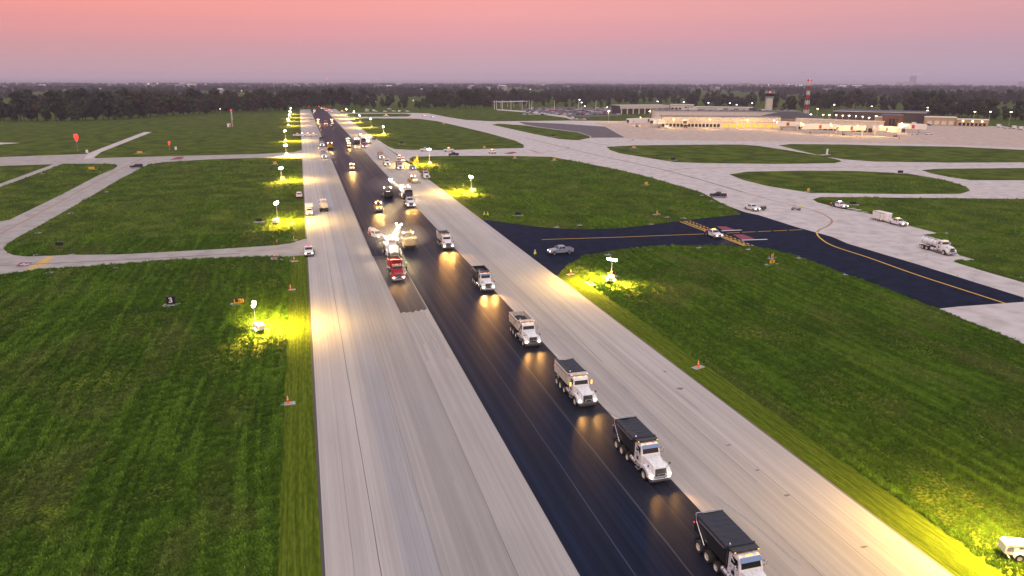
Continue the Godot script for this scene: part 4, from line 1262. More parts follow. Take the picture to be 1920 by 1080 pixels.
# material transfer vehicle: hopper to +z, boom swung behind by boom_turn
func transfer_vehicle(label: String, at: Vector3, turn: float, boom_turn: float, lit := 1.0) -> void:
	var o := thing("material_transfer_vehicle", label, "transfer vehicle", at, turn)
	for sg in [-1.0, 1.0]:
		for z in [-1.9, 1.2]: wheel(o, Vector3(sg * 1.2, 0.75, z), 0.75, 0.6, "rim_paint")
	var s := Shape.new()
	s.prism([[-2.9, 0.95, 1.25], [-2.9, 2.5, 1.25], [-1.0, 2.7, 1.3], [-0.8, 2.3, 1.3], [1.8, 2.2, 1.3], [2.2, 1.0, 1.25]])
	var b := part("body", s, M.white_body, o)
	for sg in [-1.0, 1.0]:
		for k in 4: bpart("vent_panel", Vector3(sg * 1.3, 1.6, -2.5 + k * 0.5), Vector3(0.04, 0.9, 0.4), 0.01, M.navy_body if k % 2 else M.dark_machine, b)
		s = Shape.new()
		s.prism([[2.2, 0.9, 0.06], [4.0, 0.7, 0.06], [4.0, 1.5, 0.06], [2.2, 2.0, 0.06]], sg * 1.5)
		part("hopper_wing", s, M.white_body, o)
		s = Shape.new()
		s.tube(Vector3(sg * 1.1, 2.2, 0.2), Vector3(sg * 1.1, 3.7, 0.2), 0.04, -1, 6)
		s.tube(Vector3(sg * 1.1, 2.2, 1.6), Vector3(sg * 1.1, 3.7, 1.6), 0.04, -1, 6)
		part("canopy_post", s, M.chassis_black, o)
	bpart("canopy", Vector3(0, 3.75, 0.9), Vector3(2.6, 0.12, 2.0), 0.04, M.white_body, o)
	s = Shape.new()   # loading elevator
	s.prism([[3.6, 0.5, 0.9], [3.9, 0.9, 0.9], [0.9, 3.5, 0.75], [0.5, 3.1, 0.75]])
	part("elevator", s, M.white_body, o)
	s = Shape.new()
	s.prism([[2.2, 0.6, 1.5], [4.0, 0.45, 1.5], [4.0, 0.6, 1.5], [2.2, 0.8, 1.5]])
	part("hopper_floor", s, M.dark_machine, o)
	part("asphalt_load", heap(1.35, 0.8, 0.5, 18), M.hot_mix, o, Vector3(0, 0.95, 3.1))
	# discharge boom, swung about its foot
	var boom := Node3D.new()
	boom.name = "discharge_boom"
	o.add_child(boom)
	boom.position = Vector3(0, 1.9, -2.4)
	boom.rotation.y = boom_turn
	s = Shape.new()
	s.prism([[0.3, -0.3, 0.6], [0.3, 0.4, 0.6], [-6.6, 3.1, 0.5], [-7.0, 3.05, 0.5], [-7.0, 2.4, 0.5], [-6.6, 2.35, 0.5]])
	part("conveyor", s, M.cream_body, boom)
	s = Shape.new()
	s.prism([[-6.5, 3.15, 0.62], [-7.3, 3.1, 0.62], [-7.4, 1.9, 0.5], [-6.9, 1.9, 0.5]])
	part("discharge_chute", s, M.dark_machine, boom)
	for sg in [-1.0, 1.0]:
		bpart("work_light", Vector3(sg * 0.6, 3.4, -6.4), Vector3(0.4, 0.3, 0.16), 0.04, M.work_lamp, boom)
		bpart("work_light", Vector3(sg * 1.1, 3.95, 1.9), Vector3(0.4, 0.3, 0.16), 0.04, M.work_lamp, o)
		bpart("work_light", Vector3(sg * 1.1, 3.95, -0.1), Vector3(0.4, 0.3, 0.16), 0.04, M.work_lamp, o)
	bpart("beacon", Vector3(0, 3.95, 0.9), Vector3(0.24, 0.22, 0.24), 0.04, M.beacon_lamp, o)
	if lit > 0.0:
		spot(boom, Vector3(0, 3.3, -6.2), Vector3(0, -1.9, -1.0), 45.0 * lit, 70.0, Color(1.0, 0.86, 0.62), 0.3, 0.9)
		spot(o, Vector3(0, 4.0, 2.0), Vector3(0, 0, 9.0), 130.0 * lit, 65.0, Color(1.0, 0.88, 0.68), 0.4, 0.9)
		spot(o, Vector3(0, 4.0, -0.2), Vector3(0, 0, -7.0), 170.0 * lit, 65.0, Color(1.0, 0.88, 0.68), 0.4, 0.9)

func excavator(label: String, at: Vector3, turn: float) -> void:
	var o := thing("mini_excavator", label, "excavator", at, turn)
	for sg in [-1.0, 1.0]:
		var s := Shape.new()
		s.prism([[-1.2, 0.3, 0.2], [-1.0, 0.02, 0.2], [1.0, 0.02, 0.2], [1.2, 0.3, 0.2], [1.0, 0.6, 0.2], [-1.0, 0.6, 0.2]], sg * 0.8)
		part("track", s, M.tyre_rubber, o)
	var s := Shape.new()
	s.prism([[-1.3, 0.7, 0.85], [-1.3, 1.5, 0.8], [0.0, 1.5, 0.85], [0.9, 1.1, 0.85], [0.9, 0.7, 0.85]])
	part("body", s, M.yellow_machine, o)
	s = Shape.new()
	s.prism([[-0.2, 1.1, 0.45], [-0.2, 2.5, 0.42], [0.7, 2.5, 0.42], [0.9, 1.1, 0.45]], -0.35)
	part("cab", s, M.tinted_glass, o)
	s = Shape.new()
	s.prism([[0.8, 1.0, 0.12], [1.7, 2.9, 0.1], [2.5, 3.4, 0.1], [2.55, 3.2, 0.1], [1.9, 2.75, 0.1], [1.1, 1.0, 0.12]], 0.3)
	part("boom", s, M.yellow_machine, o)
	s = Shape.new()
	s.prism([[2.4, 3.5, 0.09], [2.65, 3.4, 0.09], [2.9, 1.6, 0.08], [2.7, 1.6, 0.08]], 0.3)
	part("stick", s, M.yellow_machine, o)
	s = Shape.new()
	s.prism([[2.7, 1.65, 0.3], [2.95, 1.6, 0.3], [3.0, 1.1, 0.3], [2.6, 0.9, 0.3], [2.4, 1.2, 0.3]], 0.3)
	part("bucket", s, M.dark_machine, o)

func generator_cart(label: String, at: Vector3, turn: float) -> void:
	var o := thing("generator_cart", label, "generator", at, turn)
	bpart("housing", Vector3(0, 0.85, 0), Vector3(1.0, 0.8, 1.5), 0.06, M.dark_machine, o)
	bpart("control_box", Vector3(0, 1.4, -0.4), Vector3(0.8, 0.35, 0.5), 0.04, M.cream_body, o)
	for sg in [-1.0, 1.0]: wheel(o, Vector3(sg * 0.6, 0.3, 0), 0.3, 0.18, "steel")
	rod("tow_bar", Vector3(0, 0.45, 0.7), Vector3(0, 0.35, 1.6), 0.04, M.chassis_black, o)
	rod("exhaust_pipe", Vector3(0.3, 1.2, 0.4), Vector3(0.3, 1.8, 0.4), 0.04, M.steel, o)

func line_striper(label: String, at: Vector3, turn: float) -> void:
	var o := thing("line_striper", label, "line striper", at, turn)
	bpart("frame", Vector3(0, 0.45, 0), Vector3(0.8, 0.12, 2.2), 0.03, M.dark_machine, o)
	var s := Shape.new()
	s.lathe(Vector3(0, 0.85, 0.6), Vector3.UP, [[0.0, -0.35], [0.34, -0.33], [0.34, 0.3], [0.2, 0.4], [0.0, 0.42]], 14)
	part("paint_tank", s, M.cream_body, o)
	bpart("engine", Vector3(0.1, 0.75, -0.2), Vector3(0.6, 0.5, 0.6), 0.06, M.tan_machine, o)
	bpart("seat", Vector3(0, 0.75, -0.85), Vector3(0.45, 0.12, 0.4), 0.03, M.chassis_black, o)
	for sg in [-1.0, 1.0]:
		for z in [-0.8, 0.8]: wheel(o, Vector3(sg * 0.45, 0.26, z), 0.26, 0.16, "steel")
	s = Shape.new()
	s.tube(Vector3(-0.35, 1.2, -0.35), Vector3(0.35, 1.2, -0.35), 0.025, -1, 6)
	s.tube(Vector3(0, 0.6, -0.1), Vector3(0, 1.2, -0.35), 0.025, -1, 6)
	part("handle_bar", s, M.chassis_black, o)

# ---------- people: one continuous skin meshed from tapered bones ----------
func figure_mesh() -> ArrayMesh:
	if proto.has("figure"): return proto["figure"]
	var bones := [   # a, b, ra, rb
		[Vector3(0, 0.95, 0), Vector3(0, 1.2, -0.01), 0.14, 0.13], [Vector3(0, 1.2, -0.01), Vector3(0, 1.4, 0), 0.14, 0.15], [Vector3(-0.17, 1.42, 0), Vector3(0.17, 1.42, 0), 0.085, 0.085],
		[Vector3(0, 1.42, 0), Vector3(0, 1.56, 0.01), 0.06, 0.055], [Vector3(0, 1.66, 0.015), Vector3(0, 1.7, 0.0), 0.085, 0.1], [Vector3(0, 1.6, 0.05), Vector3(0, 1.64, 0.06), 0.06, 0.06], [Vector3(0, 1.655, 0.105), Vector3(0, 1.63, 0.12), 0.014, 0.018],
		[Vector3(-0.2, 1.41, 0), Vector3(-0.27, 1.14, -0.02), 0.062, 0.048], [Vector3(-0.27, 1.14, -0.02), Vector3(-0.28, 0.9, 0.06), 0.046, 0.034], [Vector3(-0.28, 0.9, 0.06), Vector3(-0.275, 0.8, 0.09), 0.034, 0.028],
		[Vector3(0.2, 1.41, 0), Vector3(0.28, 1.14, 0.0), 0.062, 0.048], [Vector3(0.28, 1.14, 0.0), Vector3(0.26, 0.96, 0.15), 0.046, 0.034], [Vector3(0.26, 0.96, 0.15), Vector3(0.25, 0.92, 0.25), 0.034, 0.028],
		[Vector3(-0.09, 0.93, 0), Vector3(-0.11, 0.5, 0.02), 0.1, 0.07], [Vector3(-0.11, 0.5, 0.02), Vector3(-0.12, 0.1, -0.02), 0.066, 0.045], [Vector3(-0.12, 0.06, -0.03), Vector3(-0.13, 0.045, 0.15), 0.05, 0.042],
		[Vector3(0.09, 0.93, 0), Vector3(0.12, 0.5, 0.05), 0.1, 0.07], [Vector3(0.12, 0.5, 0.05), Vector3(0.13, 0.1, 0.02), 0.066, 0.045], [Vector3(0.13, 0.06, 0.01), Vector3(0.15, 0.045, 0.19), 0.05, 0.042]]
	for h in [[Vector3(-0.275, 0.8, 0.09), -1.0], [Vector3(0.25, 0.92, 0.25), 1.0]]:   # fingers and thumb
		var f: Vector3 = Vector3(0, -1, 0.35).normalized() if h[1] < 0.0 else Vector3(0, -0.3, 1).normalized()
		for k in 4: bones.append([h[0] + Vector3(0, 0, -0.03 + 0.02 * k), h[0] + Vector3(0, 0, -0.03 + 0.02 * k) + f * (0.075 + 0.012 * (k % 3)), 0.013, 0.01])
		bones.append([h[0] + Vector3(0, 0.03, 0.03), h[0] + Vector3(-h[1] * 0.03, -0.01, 0.07), 0.013, 0.01])
	var c := 0.022
	var lo := Vector3(-0.42, -0.02, -0.26)
	var n := Vector3i(39, 84, 30)
	var val := PackedFloat32Array()
	val.resize(n.x * n.y * n.z)
	val.fill(1.0)
	for b in bones:
		var rm: float = maxf(b[2], b[3]) + 0.07
		var a0 := Vector3i(((Vector3(b[0]).min(b[1]) - Vector3.ONE * rm - lo) / c).floor()).max(Vector3i.ZERO)
		var a1 := Vector3i(((Vector3(b[0]).max(b[1]) + Vector3.ONE * rm - lo) / c).ceil()).min(n - Vector3i.ONE)
		var ab: Vector3 = b[1] - b[0]
		for x in range(a0.x, a1.x + 1):
			for y in range(a0.y, a1.y + 1):
				for z in range(a0.z, a1.z + 1):
					var p := lo + Vector3(x, y, z) * c
					var t := clampf((p - b[0]).dot(ab) / ab.length_squared(), 0.0, 1.0)
					var d: float = (p - (b[0] + ab * t)).length() - lerpf(b[2], b[3], t)
					var i := (x * n.y + y) * n.z + z
					var k := 0.025
					var h := maxf(k - absf(d - val[i]), 0.0) / k
					val[i] = minf(d, val[i]) - h * h * k * 0.25
	var at := {}
	var pts := []
	for x in n.x - 1:
		for y in n.y - 1:
			for z in n.z - 1:
				var s := Vector3.ZERO
				var m := 0
				for e in [[0, 0, 0, 1, 0, 0], [0, 0, 0, 0, 1, 0], [0, 0, 0, 0, 0, 1], [1, 1, 1, 0, 1, 1], [1, 1, 1, 1, 0, 1], [1, 1, 1, 1, 1, 0], [1, 0, 0, 1, 1, 0], [1, 0, 0, 1, 0, 1], [0, 1, 0, 1, 1, 0], [0, 1, 0, 0, 1, 1], [0, 0, 1, 1, 0, 1], [0, 0, 1, 0, 1, 1]]:
					var va := val[((x + e[0]) * n.y + y + e[1]) * n.z + z + e[2]]
					var vb := val[((x + e[3]) * n.y + y + e[4]) * n.z + z + e[5]]
					if (va < 0.0) != (vb < 0.0):
						s += (Vector3(x + e[0], y + e[1], z + e[2])).lerp(Vector3(x + e[3], y + e[4], z + e[5]), va / (va - vb))
						m += 1
				if m:
					at[Vector3i(x, y, z)] = pts.size()
					pts.append(lo + s / m * c)
	var st := SurfaceTool.new()
	st.begin(Mesh.PRIMITIVE_TRIANGLES)
	st.set_smooth_group(0)
	for p in pts:
		var col := Color(0.02, 0.022, 0.035)
		if p.y > 1.5 or (absf(p.x) > 0.2 and p.y < 1.0): col = Color(0.42, 0.25, 0.18)
		elif p.y > 0.93: col = Color(0.5, 0.62, 0.04)
		elif p.y < 0.12: col = Color(0.05, 0.035, 0.025)
		st.set_color(col)
		st.add_vertex(p)
	for key in at:
		for ax in 3:
			var d := Vector3i.ZERO
			d[ax] = 1
			var k0: Vector3i = key
			var k1 := k0 + d
			if k1.x >= n.x or k1.y >= n.y or k1.z >= n.z: continue
			var v0 := val[(k0.x * n.y + k0.y) * n.z + k0.z]
			var v1 := val[(k1.x * n.y + k1.y) * n.z + k1.z]
			if (v0 < 0.0) == (v1 < 0.0): continue
			var u := Vector3i.ZERO
			u[(ax + 1) % 3] = 1
			var w := Vector3i.ZERO
			w[(ax + 2) % 3] = 1
			if not (at.has(k0 - u) and at.has(k0 - w) and at.has(k0 - u - w)): continue
			var q := [at[k0], at[k0 - u], at[k0 - u - w], at[k0 - w]]
			if v0 < 0.0: q.reverse()
			for i in [0, 1, 2, 0, 2, 3]: st.add_index(q[i])
	st.generate_normals()
	proto["figure"] = st.commit()
	return proto["figure"]

func person(label: String, at: Vector3, turn: float, group := "") -> void:
	var o := thing("person", label, "person", at, turn, group)
	put("figure", figure_mesh(), M.person_skin_and_clothes, o)
	var s := Shape.new()
	for k in 14:
		var a := TAU * k / 14.0
		var b := TAU * (k + 1) / 14.0
		var r := [[0.175, 0.165, 0.95], [0.19, 0.165, 1.2], [0.205, 0.165, 1.42], [0.12, 0.11, 1.5]]
		for j in 3:
			s.st.set_smooth_group(5)
			s.fq(Vector3(cos(a) * r[j][0], r[j][2], sin(a) * r[j][1]), Vector3(cos(b) * r[j][0], r[j][2], sin(b) * r[j][1]), Vector3(cos(b) * r[j + 1][0], r[j + 1][2], sin(b) * r[j + 1][1]), Vector3(cos(a) * r[j + 1][0], r[j + 1][2], sin(a) * r[j + 1][1]), Vector3(cos(a), 0, sin(a)))
	var v := part("vest", s, M.hi_vis, o)
	s = Shape.new()
	s.lathe(Vector3(0, 1.72, 0.0), Vector3.UP, [[0.16, 0.0], [0.125, 0.02], [0.12, 0.07], [0.08, 0.125], [0.0, 0.14]], 14)
	part("helmet", s, M.helmet_white, o)

# ---------- signs and markers ----------
func airfield_sign(label: String, at: Vector3, turn: float, w: float, h: float, face: String, text: String, ink: String) -> void:
	var o := thing("airfield_sign", label, "airfield sign", at, turn)
	bpart("base_slab", Vector3(0, 0.04, 0), Vector3(w * 1.9, 0.1, 1.5), 0.02, M.pad_concrete, o)
	bpart("cabinet", Vector3(0, 0.22 + h * 0.5, 0), Vector3(w, h, 0.24), 0.03, M.sign_black, o)
	bpart("face_panel", Vector3(0, 0.22 + h * 0.5, 0.115), Vector3(w - 0.06, h - 0.06, 0.02), 0.005, M[face], o)
	for sg in [-1.0, 1.0]: rod("leg", Vector3(sg * w * 0.35, 0.05, 0), Vector3(sg * w * 0.35, 0.26, 0), 0.03, M.galvanised, o)
	if text:
		var t := TextMesh.new()
		var f := SystemFont.new()
		f.font_names = PackedStringArray(["Droid Sans"])
		f.font_weight = 700
		t.font = f
		t.text = text
		t.font_size = 64
		t.pixel_size = h * 0.9 / 64.0
		t.depth = 0.012
		put("lettering", t, M[ink], o, Vector3(0, 0.22 + h * 0.5, 0.133))

func marker_pad(label: String, at: Vector3, turn: float, cone: bool, w := 1.7) -> Node3D:
	var o := thing("cone_on_slab" if cone else "edge_light", label, "traffic cone" if cone else "edge light", at, turn, "channelizer cones on concrete pads" if cone else "edge lights on concrete pads")
	bpart("slab", Vector3(0, 0.03, 0), Vector3(w, 0.07, 0.95), 0.015, M.pad_concrete, o)
	if cone:
		var s := Shape.new()
		s.lathe(Vector3(0, 0.065, 0), Vector3.UP, [[0.0, 0.0], [0.26, 0.0], [0.26, 0.05], [0.12, 0.07], [0.1, 0.45], [0.095, 0.46]], 12)
		var c := part("cone", s, M.cone_orange, o)
		for b in [[0.46, 0.6, "sign_white", 0.095, 0.088], [0.6, 0.72, "cone_orange", 0.088, 0.08], [0.72, 0.86, "sign_white", 0.08, 0.072], [0.86, 1.02, "cone_orange", 0.072, 0.05]]:
			s = Shape.new()
			s.tube(Vector3(0, 0.065 + b[0], 0), Vector3(0, 0.065 + b[1], 0), b[3], b[4], 12)
			part("band", s, M[b[2]], c)
	else:
		var s := Shape.new()
		s.lathe(Vector3(0.1, 0.065, 0), Vector3.UP, [[0.1, 0.0], [0.1, 0.05], [0.03, 0.07], [0.03, 0.2], [0.07, 0.22], [0.06, 0.32], [0.0, 0.36]], 10)
		part("lamp", s, M.galvanised, o)
	return o

# ---------- where everything on the airfield stands ----------
# ground place and heading from the near-side wheel contacts seen in the photograph
func by_wheels(f: Array, r: Array, half := 0.84) -> Array:
	var a := G(f[0], f[1])
	var b := G(r[0], r[1])
	var d := (a - b).normalized()
	var p := d.cross(Vector3.UP)
	var mid := (a + b) * 0.5
	if p.dot(mid) < 0.0: p = -p
	return [mid + p * half, atan2(d.x, d.z)]

func from_wheel(px: float, py: float, axle := 2.95, half := 1.05, turn := 0.0, lift := 0.07) -> Vector3:   # the front wheel at the left in the picture
	var g := G(px, py, lift)
	return g + Vector3(half, 0, 0).rotated(Vector3.UP, turn) - Vector3(0, 0, axle).rotated(Vector3.UP, turn)

func build_site() -> void:
	var qg := "dump trucks queued on the fresh asphalt"
	var cb := {"cab": "white_body", "box": "black_body", "cover": "tarp", "beam": 40.0, "seed": 3, "ribs": [], "sag": 0.1}
	dump_truck("white-cab dump truck with shiny black box, dark tarp and raised silver tarp bar", from_wheel(1311.7, 1035, -3.35), 0.0, cb.merged({"seed": 4, "sag": 0.05}, true))
	dump_truck("white-cab dump truck with black box under a sagging black tarp, chrome bull bar", from_wheel(1207.8, 899), 0.0, cb.merged({"seed": 5, "sag": 0.2}, true))
	dump_truck("white-cab dump truck with pale box and flat black tarp, following a black-box truck", from_wheel(1079, 760), 0.0, cb.merged({"box": "cream_body", "seed": 6, "mirror": "amber_lamp", "visor": "white_body", "bumper": "dark_machine", "ribs": [1.6]}, true))
	dump_truck("white-cab dump truck with open cream box heaped with hot asphalt", from_wheel(981.8, 649), 0.0, cb.merged({"box": "cream_body", "cover": "load", "level": 1.15, "seed": 7, "visor": "white_body", "bumper": "dark_machine", "ribs": [1.6]}, true))
	dump_truck("white-cab dump truck with open black box and pale side rails, headlights on", from_wheel(902.7, 546), 0.0, cb.merged({"cover": "load", "level": 1.35, "fill": 0.3, "seed": 8, "board": "cream_body", "beam": 110.0}, true))
	dump_truck("white-cab dump truck with pale box and black tarp, nearest the tipping truck", from_wheel(831, 468), 0.0, cb.merged({"box": "cream_body", "seed": 9, "visor": "white_body", "bumper": "dark_machine", "beam": 130.0}, true))
	dump_truck("white-cab dump truck tipping its black box into a white transfer machine", from_wheel(763.7, 389.6), 0.0, cb.merged({"cover": "load", "raise": 22.0, "seed": 10, "level": 1.1, "beam": 60.0}, true))
	dump_truck("bright red dump truck backed against a white transfer machine", from_wheel(736.4, 527.7), 0.0, {"cab": "red_body", "box": "red_body", "cover": "load", "raise": 6.0, "level": 1.0, "fill": 0.4, "seed": 11, "visor": "steel", "beam": 14.0, "twin_stack": true})
	var far := {"cab": "white_body", "box": "black_body", "cover": "load", "level": 1.2, "seed": 12, "beam": 0.0}
	for t in [["white-cab dump truck with dark red box, first of two waiting near the paving dust", 711.5, 299.0, 0.0, {"box": "maroon_body"}], ["white-cab dump truck with cream box, second of two waiting near the paving dust", 722.0, 312.0, 0.0, {"box": "cream_body"}],
		["white-cab dump truck with dark red box, parked beside workers near the lit grass", 746.0, 319.0, 0.0, {"box": "maroon_body"}], ["white-cab truck with dark red body parked at the grass edge", 795.0, 336.0, 0.0, {"box": "maroon_body", "lit": false}],
		["orange-lit dump truck with its dark box tipped up beside a white boom", 680.0, 277.8, 0.0, {"raise": 25.0, "cab": "red_body", "beam": 30.0}], ["dump truck with dark box tipped up beside a yellow paver", 600.5, 275.0, 0.0, {"raise": 25.0, "beam": 60.0}],
		["dump truck with glowing amber roof lamps alone on the old pale lane", 603.5, 297.0, 0.0, {"box": "maroon_body", "beam": 12.0}], ["dump truck crowned with white lamps at the far end of the runway", 588.0, 209.0, 0.0, {"beam": 60.0}],
		["red-lit dump truck beyond the far rollers", 609.0, 233.5, 0.0, {"cab": "red_body", "box": "red_body", "beam": 20.0}], ["red-lit truck at the far runway end beside red lamps", 609.5, 208.5, 0.0, {"cab": "red_body", "box": "red_body", "beam": 20.0}]]:
		dump_truck(t[0], from_wheel(t[1], t[2]), t[3], far.merged(t[4], true))
	# paving trains
	transfer_vehicle("white transfer machine behind the red dump truck, boom swung over a tan paver", Vector3(17.0, 0.05, -156.0), 0.06, -0.55, 1.0)
	paver("tan paver with rounded hopper standing beside the red truck's transfer machine", Vector3(21.8, 0.06, -163.5), 0.0, "tan_machine", 0.5)
	transfer_vehicle("white transfer machine behind the tipping black-box truck", Vector3(31.0, 0.05, -236.0), 0.0, 0.62, 1.0)
	paver("dark grey paver with steep hopper under the boom of the tipping truck's machine", Vector3(25.6, 0.06, -238.0), 0.0, "dark_machine", 0.6)
	transfer_vehicle("white transfer machine with bright boom behind the orange-lit tipping truck", Vector3(38.0, 0.05, -452.0), 0.0, 0.6, 1.0)
	paver("dark brown paver beside the orange-lit tipping truck's boom", Vector3(31.5, 0.06, -452.0), 0.0, "dark_machine", 0.6)
	paver("yellow paver right of the truck with tipped dark box", G(619, 279) + Vector3(0, 0.06, 0), 0.0, "yellow_machine", 0.5)
	roller("yellow tandem roller with four lamps, closest to the tan tank pickup", G(711.5, 399) + Vector3(0, 0.06, -2.5), 0.0, 1.0)
	roller("yellow tandem roller with round glaring lamps, alone on the dark mat", G(661, 321) + Vector3(0, 0.06, -2.5), 0.0, 1.3)
	roller("yellow tandem roller beside the dark brown paver", G(655, 278) + Vector3(0, 0.06, -2.5), 0.0, 0.6)
	roller("yellow tandem roller close in front of another, further down the dark mat", G(653, 269) + Vector3(0, 0.06, -3.0), 0.0, 0.4)
	roller("glaring tandem roller left of the red-lit truck far down the runway", G(597, 230) + Vector3(0, 0.06, -2.5), 0.0, 1.6)
	roller("tandem roller with dark body right of the red-lit truck far down the runway", G(622.5, 230) + Vector3(0, 0.06, -2.5), 0.0, 1.0)
	roller("yellow roller without lamps on, standing beside two workers on the pale lane", G(774, 344) + Vector3(0, 0.03, -1), 0.3, 0.0)
	excavator("small yellow excavator with raised boom on the grass", G(775.6, 308), 0.5)
	# service vehicles
	var W := {"body": "white_body", "head": "head_lamp"}
	var p := by_wheels([1040, 478.4], [1066.7, 476.3])
	pickup("pickup_truck", "silver-blue pickup with an open front door on the black asphalt taxiway", "pickup", p[0] + Vector3(0, 0.02, 0), p[1], {"body": "grey_body", "head": "head_lamp", "door_open": -1.0, "beam": 8.0})
	p = by_wheels([1340, 447.5], [1324, 441.5])
	pickup("service_truck", "white flatbed truck with amber beacon on the yellow hold lines", "service truck", p[0] + Vector3(0, 0.02, 0), p[1], W.merged({"rear": "flat", "beacon": "beacon_lamp", "beam": 12.0}))
	p = by_wheels([1335, 370], [1357, 371])
	pickup("pickup_truck", "black pickup with red tail lights where grass meets the pale taxiway", "pickup", p[0], p[1], {"body": "navy_body", "head": "violet_lamp"})
	p = by_wheels([1410.4, 396], [1399, 393])
	pickup("pickup_truck", "white pickup parked beside a dark generator cart", "pickup", p[0], p[1], W.merged({"head": "violet_lamp", "beam": 3.0}))
	generator_cart("dark generator cart with pale control box beside a white pickup", G(1431, 394.5), 1.2)
	line_striper("small line striping machine on the pale taxiway with an operator in yellow", G(1491, 394), 1.2)
	person("worker in yellow vest behind the line striping machine", G(1499.5, 395.5), 2.0)
	p = by_wheels([1577, 391.4], [1561.7, 387.8])
	pickup("service_truck", "white flatbed pickup with violet and amber roof lamps by the dark grass sign", "service truck", p[0], p[1], W.merged({"rear": "flat", "beacon": "violet_lamp"}))
	p = by_wheels([1687, 424.7], [1668.6, 420])
	pickup("pickup_truck", "white crew pickup with amber beacon hitched to a white trailer", "pickup", p[0], p[1], W.merged({"beacon": "beacon_lamp"}))
	p = by_wheels([1659, 417.5], [1641, 413.2], 1.05)
	trailer("white enclosed trailer with red roof rail and open side door", p[0] - Vector3(sin(p[1]), 0, cos(p[1])) * 0.6, p[1])
	p = by_wheels([1769, 478.3], [1731.7, 467], 1.05)
	tank_truck("white water tank truck parked on the pale concrete beside the grass", p[0], p[1], "white_body", "white_body", false)
	pickup("dark_suv", "black vehicle parked where two pale taxiways meet", "car", G(257, 315), -1.5, {"body": "navy_body", "rear": "suv", "tail": false})
	pickup("suv", "white station wagon seen from behind on the runway's grass edge", "car", G(561.3, 372) + Vector3(0, 0, -2.4), PI, {"body": "white_body", "rear": "suv"})
	pickup("box_truck", "white box truck with amber side lamps on the runway's edge", "box truck", G(580.7, 406) + Vector3(0, 0.03, -3.2), 0.0, W.merged({"rear": "box", "beam": 12.0, "beacon": "amber_lamp"}))
	tank_truck("cream tank truck seen from behind on the old runway lane", G(608, 398) + Vector3(0, 0.03, -4.5), PI, "white_body", "cream_body", false)
	pickup("pickup_truck", "white pickup with red roof beacon where the taxiway meets the runway, worker beside it", "pickup", G(579.8, 482.6) + Vector3(0, 0.02, -2.8), 0.0, W.merged({"beacon": "red_lamp", "head": "violet_lamp"}))
	person("worker in yellow vest standing beside the white pickup with red beacon", G(589.5, 477) + Vector3(0, 0.03, 0), -1.2)
	pickup("tank_pickup", "white pickup carrying a round white tank with red band", "tank pickup", G(708, 451) + Vector3(0, 0.06, -2.8), 0.35, W.merged({"rear": "tank", "beacon": "amber_lamp", "beam": 8.0}))
	person("worker in yellow vest standing alone at the corner of runway and asphalt taxiway", G(1003, 484), 0.4)
	person("worker in yellow vest, one of two at the grass corner", G(908, 409), 0.2, "pair of workers at the grass corner")
	person("worker in yellow vest, one of two at the grass corner", G(914.5, 409.5), -0.6, "pair of workers at the grass corner")
	person("worker in yellow vest, one of two beside the yellow roller with lamps off", G(783.5, 344), 0.4, "pair of workers by the roller")
	person("worker in yellow vest, one of two beside the yellow roller with lamps off", G(787.5, 345), -0.4, "pair of workers by the roller")
	person("worker in yellow beside the parked orange-box truck", G(758.5, 316), 0.4, "two workers by the parked trucks")
	person("worker in yellow beside the parked orange-box truck", G(763, 316.5), 0.0, "two workers by the parked trucks")
	person("worker in orange vest at the red truck's cab", G(762, 508) + Vector3(0, 0.05, 0), -1.0)
	for v in [["white pickup facing the runway on the crossing taxiway, behind a bright light tower", 797, 283.3, -1.4, {"body": "white_body"}], ["white pickup with orange beacon on the crossing taxiway", 841, 284.0, -1.5, {"body": "white_body", "beacon": "beacon_lamp"}],
		["black pickup on the lower edge of the crossing taxiway", 850, 292, -1.6, {"body": "navy_body", "head": "head_lamp"}], ["white pickup with large orange beacon before the red painted sign", 923, 287.5, 0.3, {"body": "white_body", "beacon": "beacon_lamp"}],
		["white pickup with amber beacon in a row behind the parked trucks", 749, 299, -0.3, {"body": "white_body", "beacon": "beacon_lamp"}], ["white pickup with bright front lamps nearest the parked orange-box truck", 756.5, 303.5, -0.2, {"body": "white_body", "beacon": "amber_lamp", "head": "violet_lamp"}],
		["pale blue sedan-like pickup with violet lamps at the edge of the lit grass", 774, 318, 0.1, {"body": "grey_body", "head": "violet_lamp", "rear": "suv"}], ["dark vehicle parked on the runway's grass edge near a far light tower", 701, 262, 2.9, {"body": "navy_body", "rear": "suv", "tail": false}],
		["white car on the old lane far down the runway", 583, 224.5, 0.4, {"body": "white_body", "rear": "suv"}], ["pickup with orange beacon on the far cross taxiway", 724, 218.5, -1.5, {"body": "white_body", "beacon": "beacon_lamp"}],
		["service pickup with white roof light at the far grass strip", 641.5, 210.5, -1.5, {"body": "white_body", "beacon": "beacon_lamp"}], ["vehicle with red and violet flashers on the far taxiway bend", 794, 218, 0.2, {"body": "white_body", "beacon": "red_lamp", "head": "violet_lamp", "rear": "suv"}],
		["second vehicle with violet lamps on the far taxiway bend", 810, 220.5, 0.2, {"body": "white_body", "head": "violet_lamp", "rear": "suv"}]]:
		pickup("pickup_truck" if v[4].get("rear", "bed") == "bed" else "car", v[0], "pickup" if v[4].get("rear", "bed") == "bed" else "car", G(v[1], v[2]) + Vector3(0, 0.02, 0), v[3], v[4])
	for k in 4:
		pickup("pickup_truck", "white service vehicle with flashing lamps in a row across the runway edge", "pickup", G([557.5, 566.5, 577.0, 588.0][k], 255.5) + Vector3(0, 0.03, 0), -1.45, W.merged({"beacon": ["red_lamp", "violet_lamp", "beacon_lamp", "beacon_lamp"][k], "head": "violet_lamp"}), "service vehicles in a row across the runway edge")
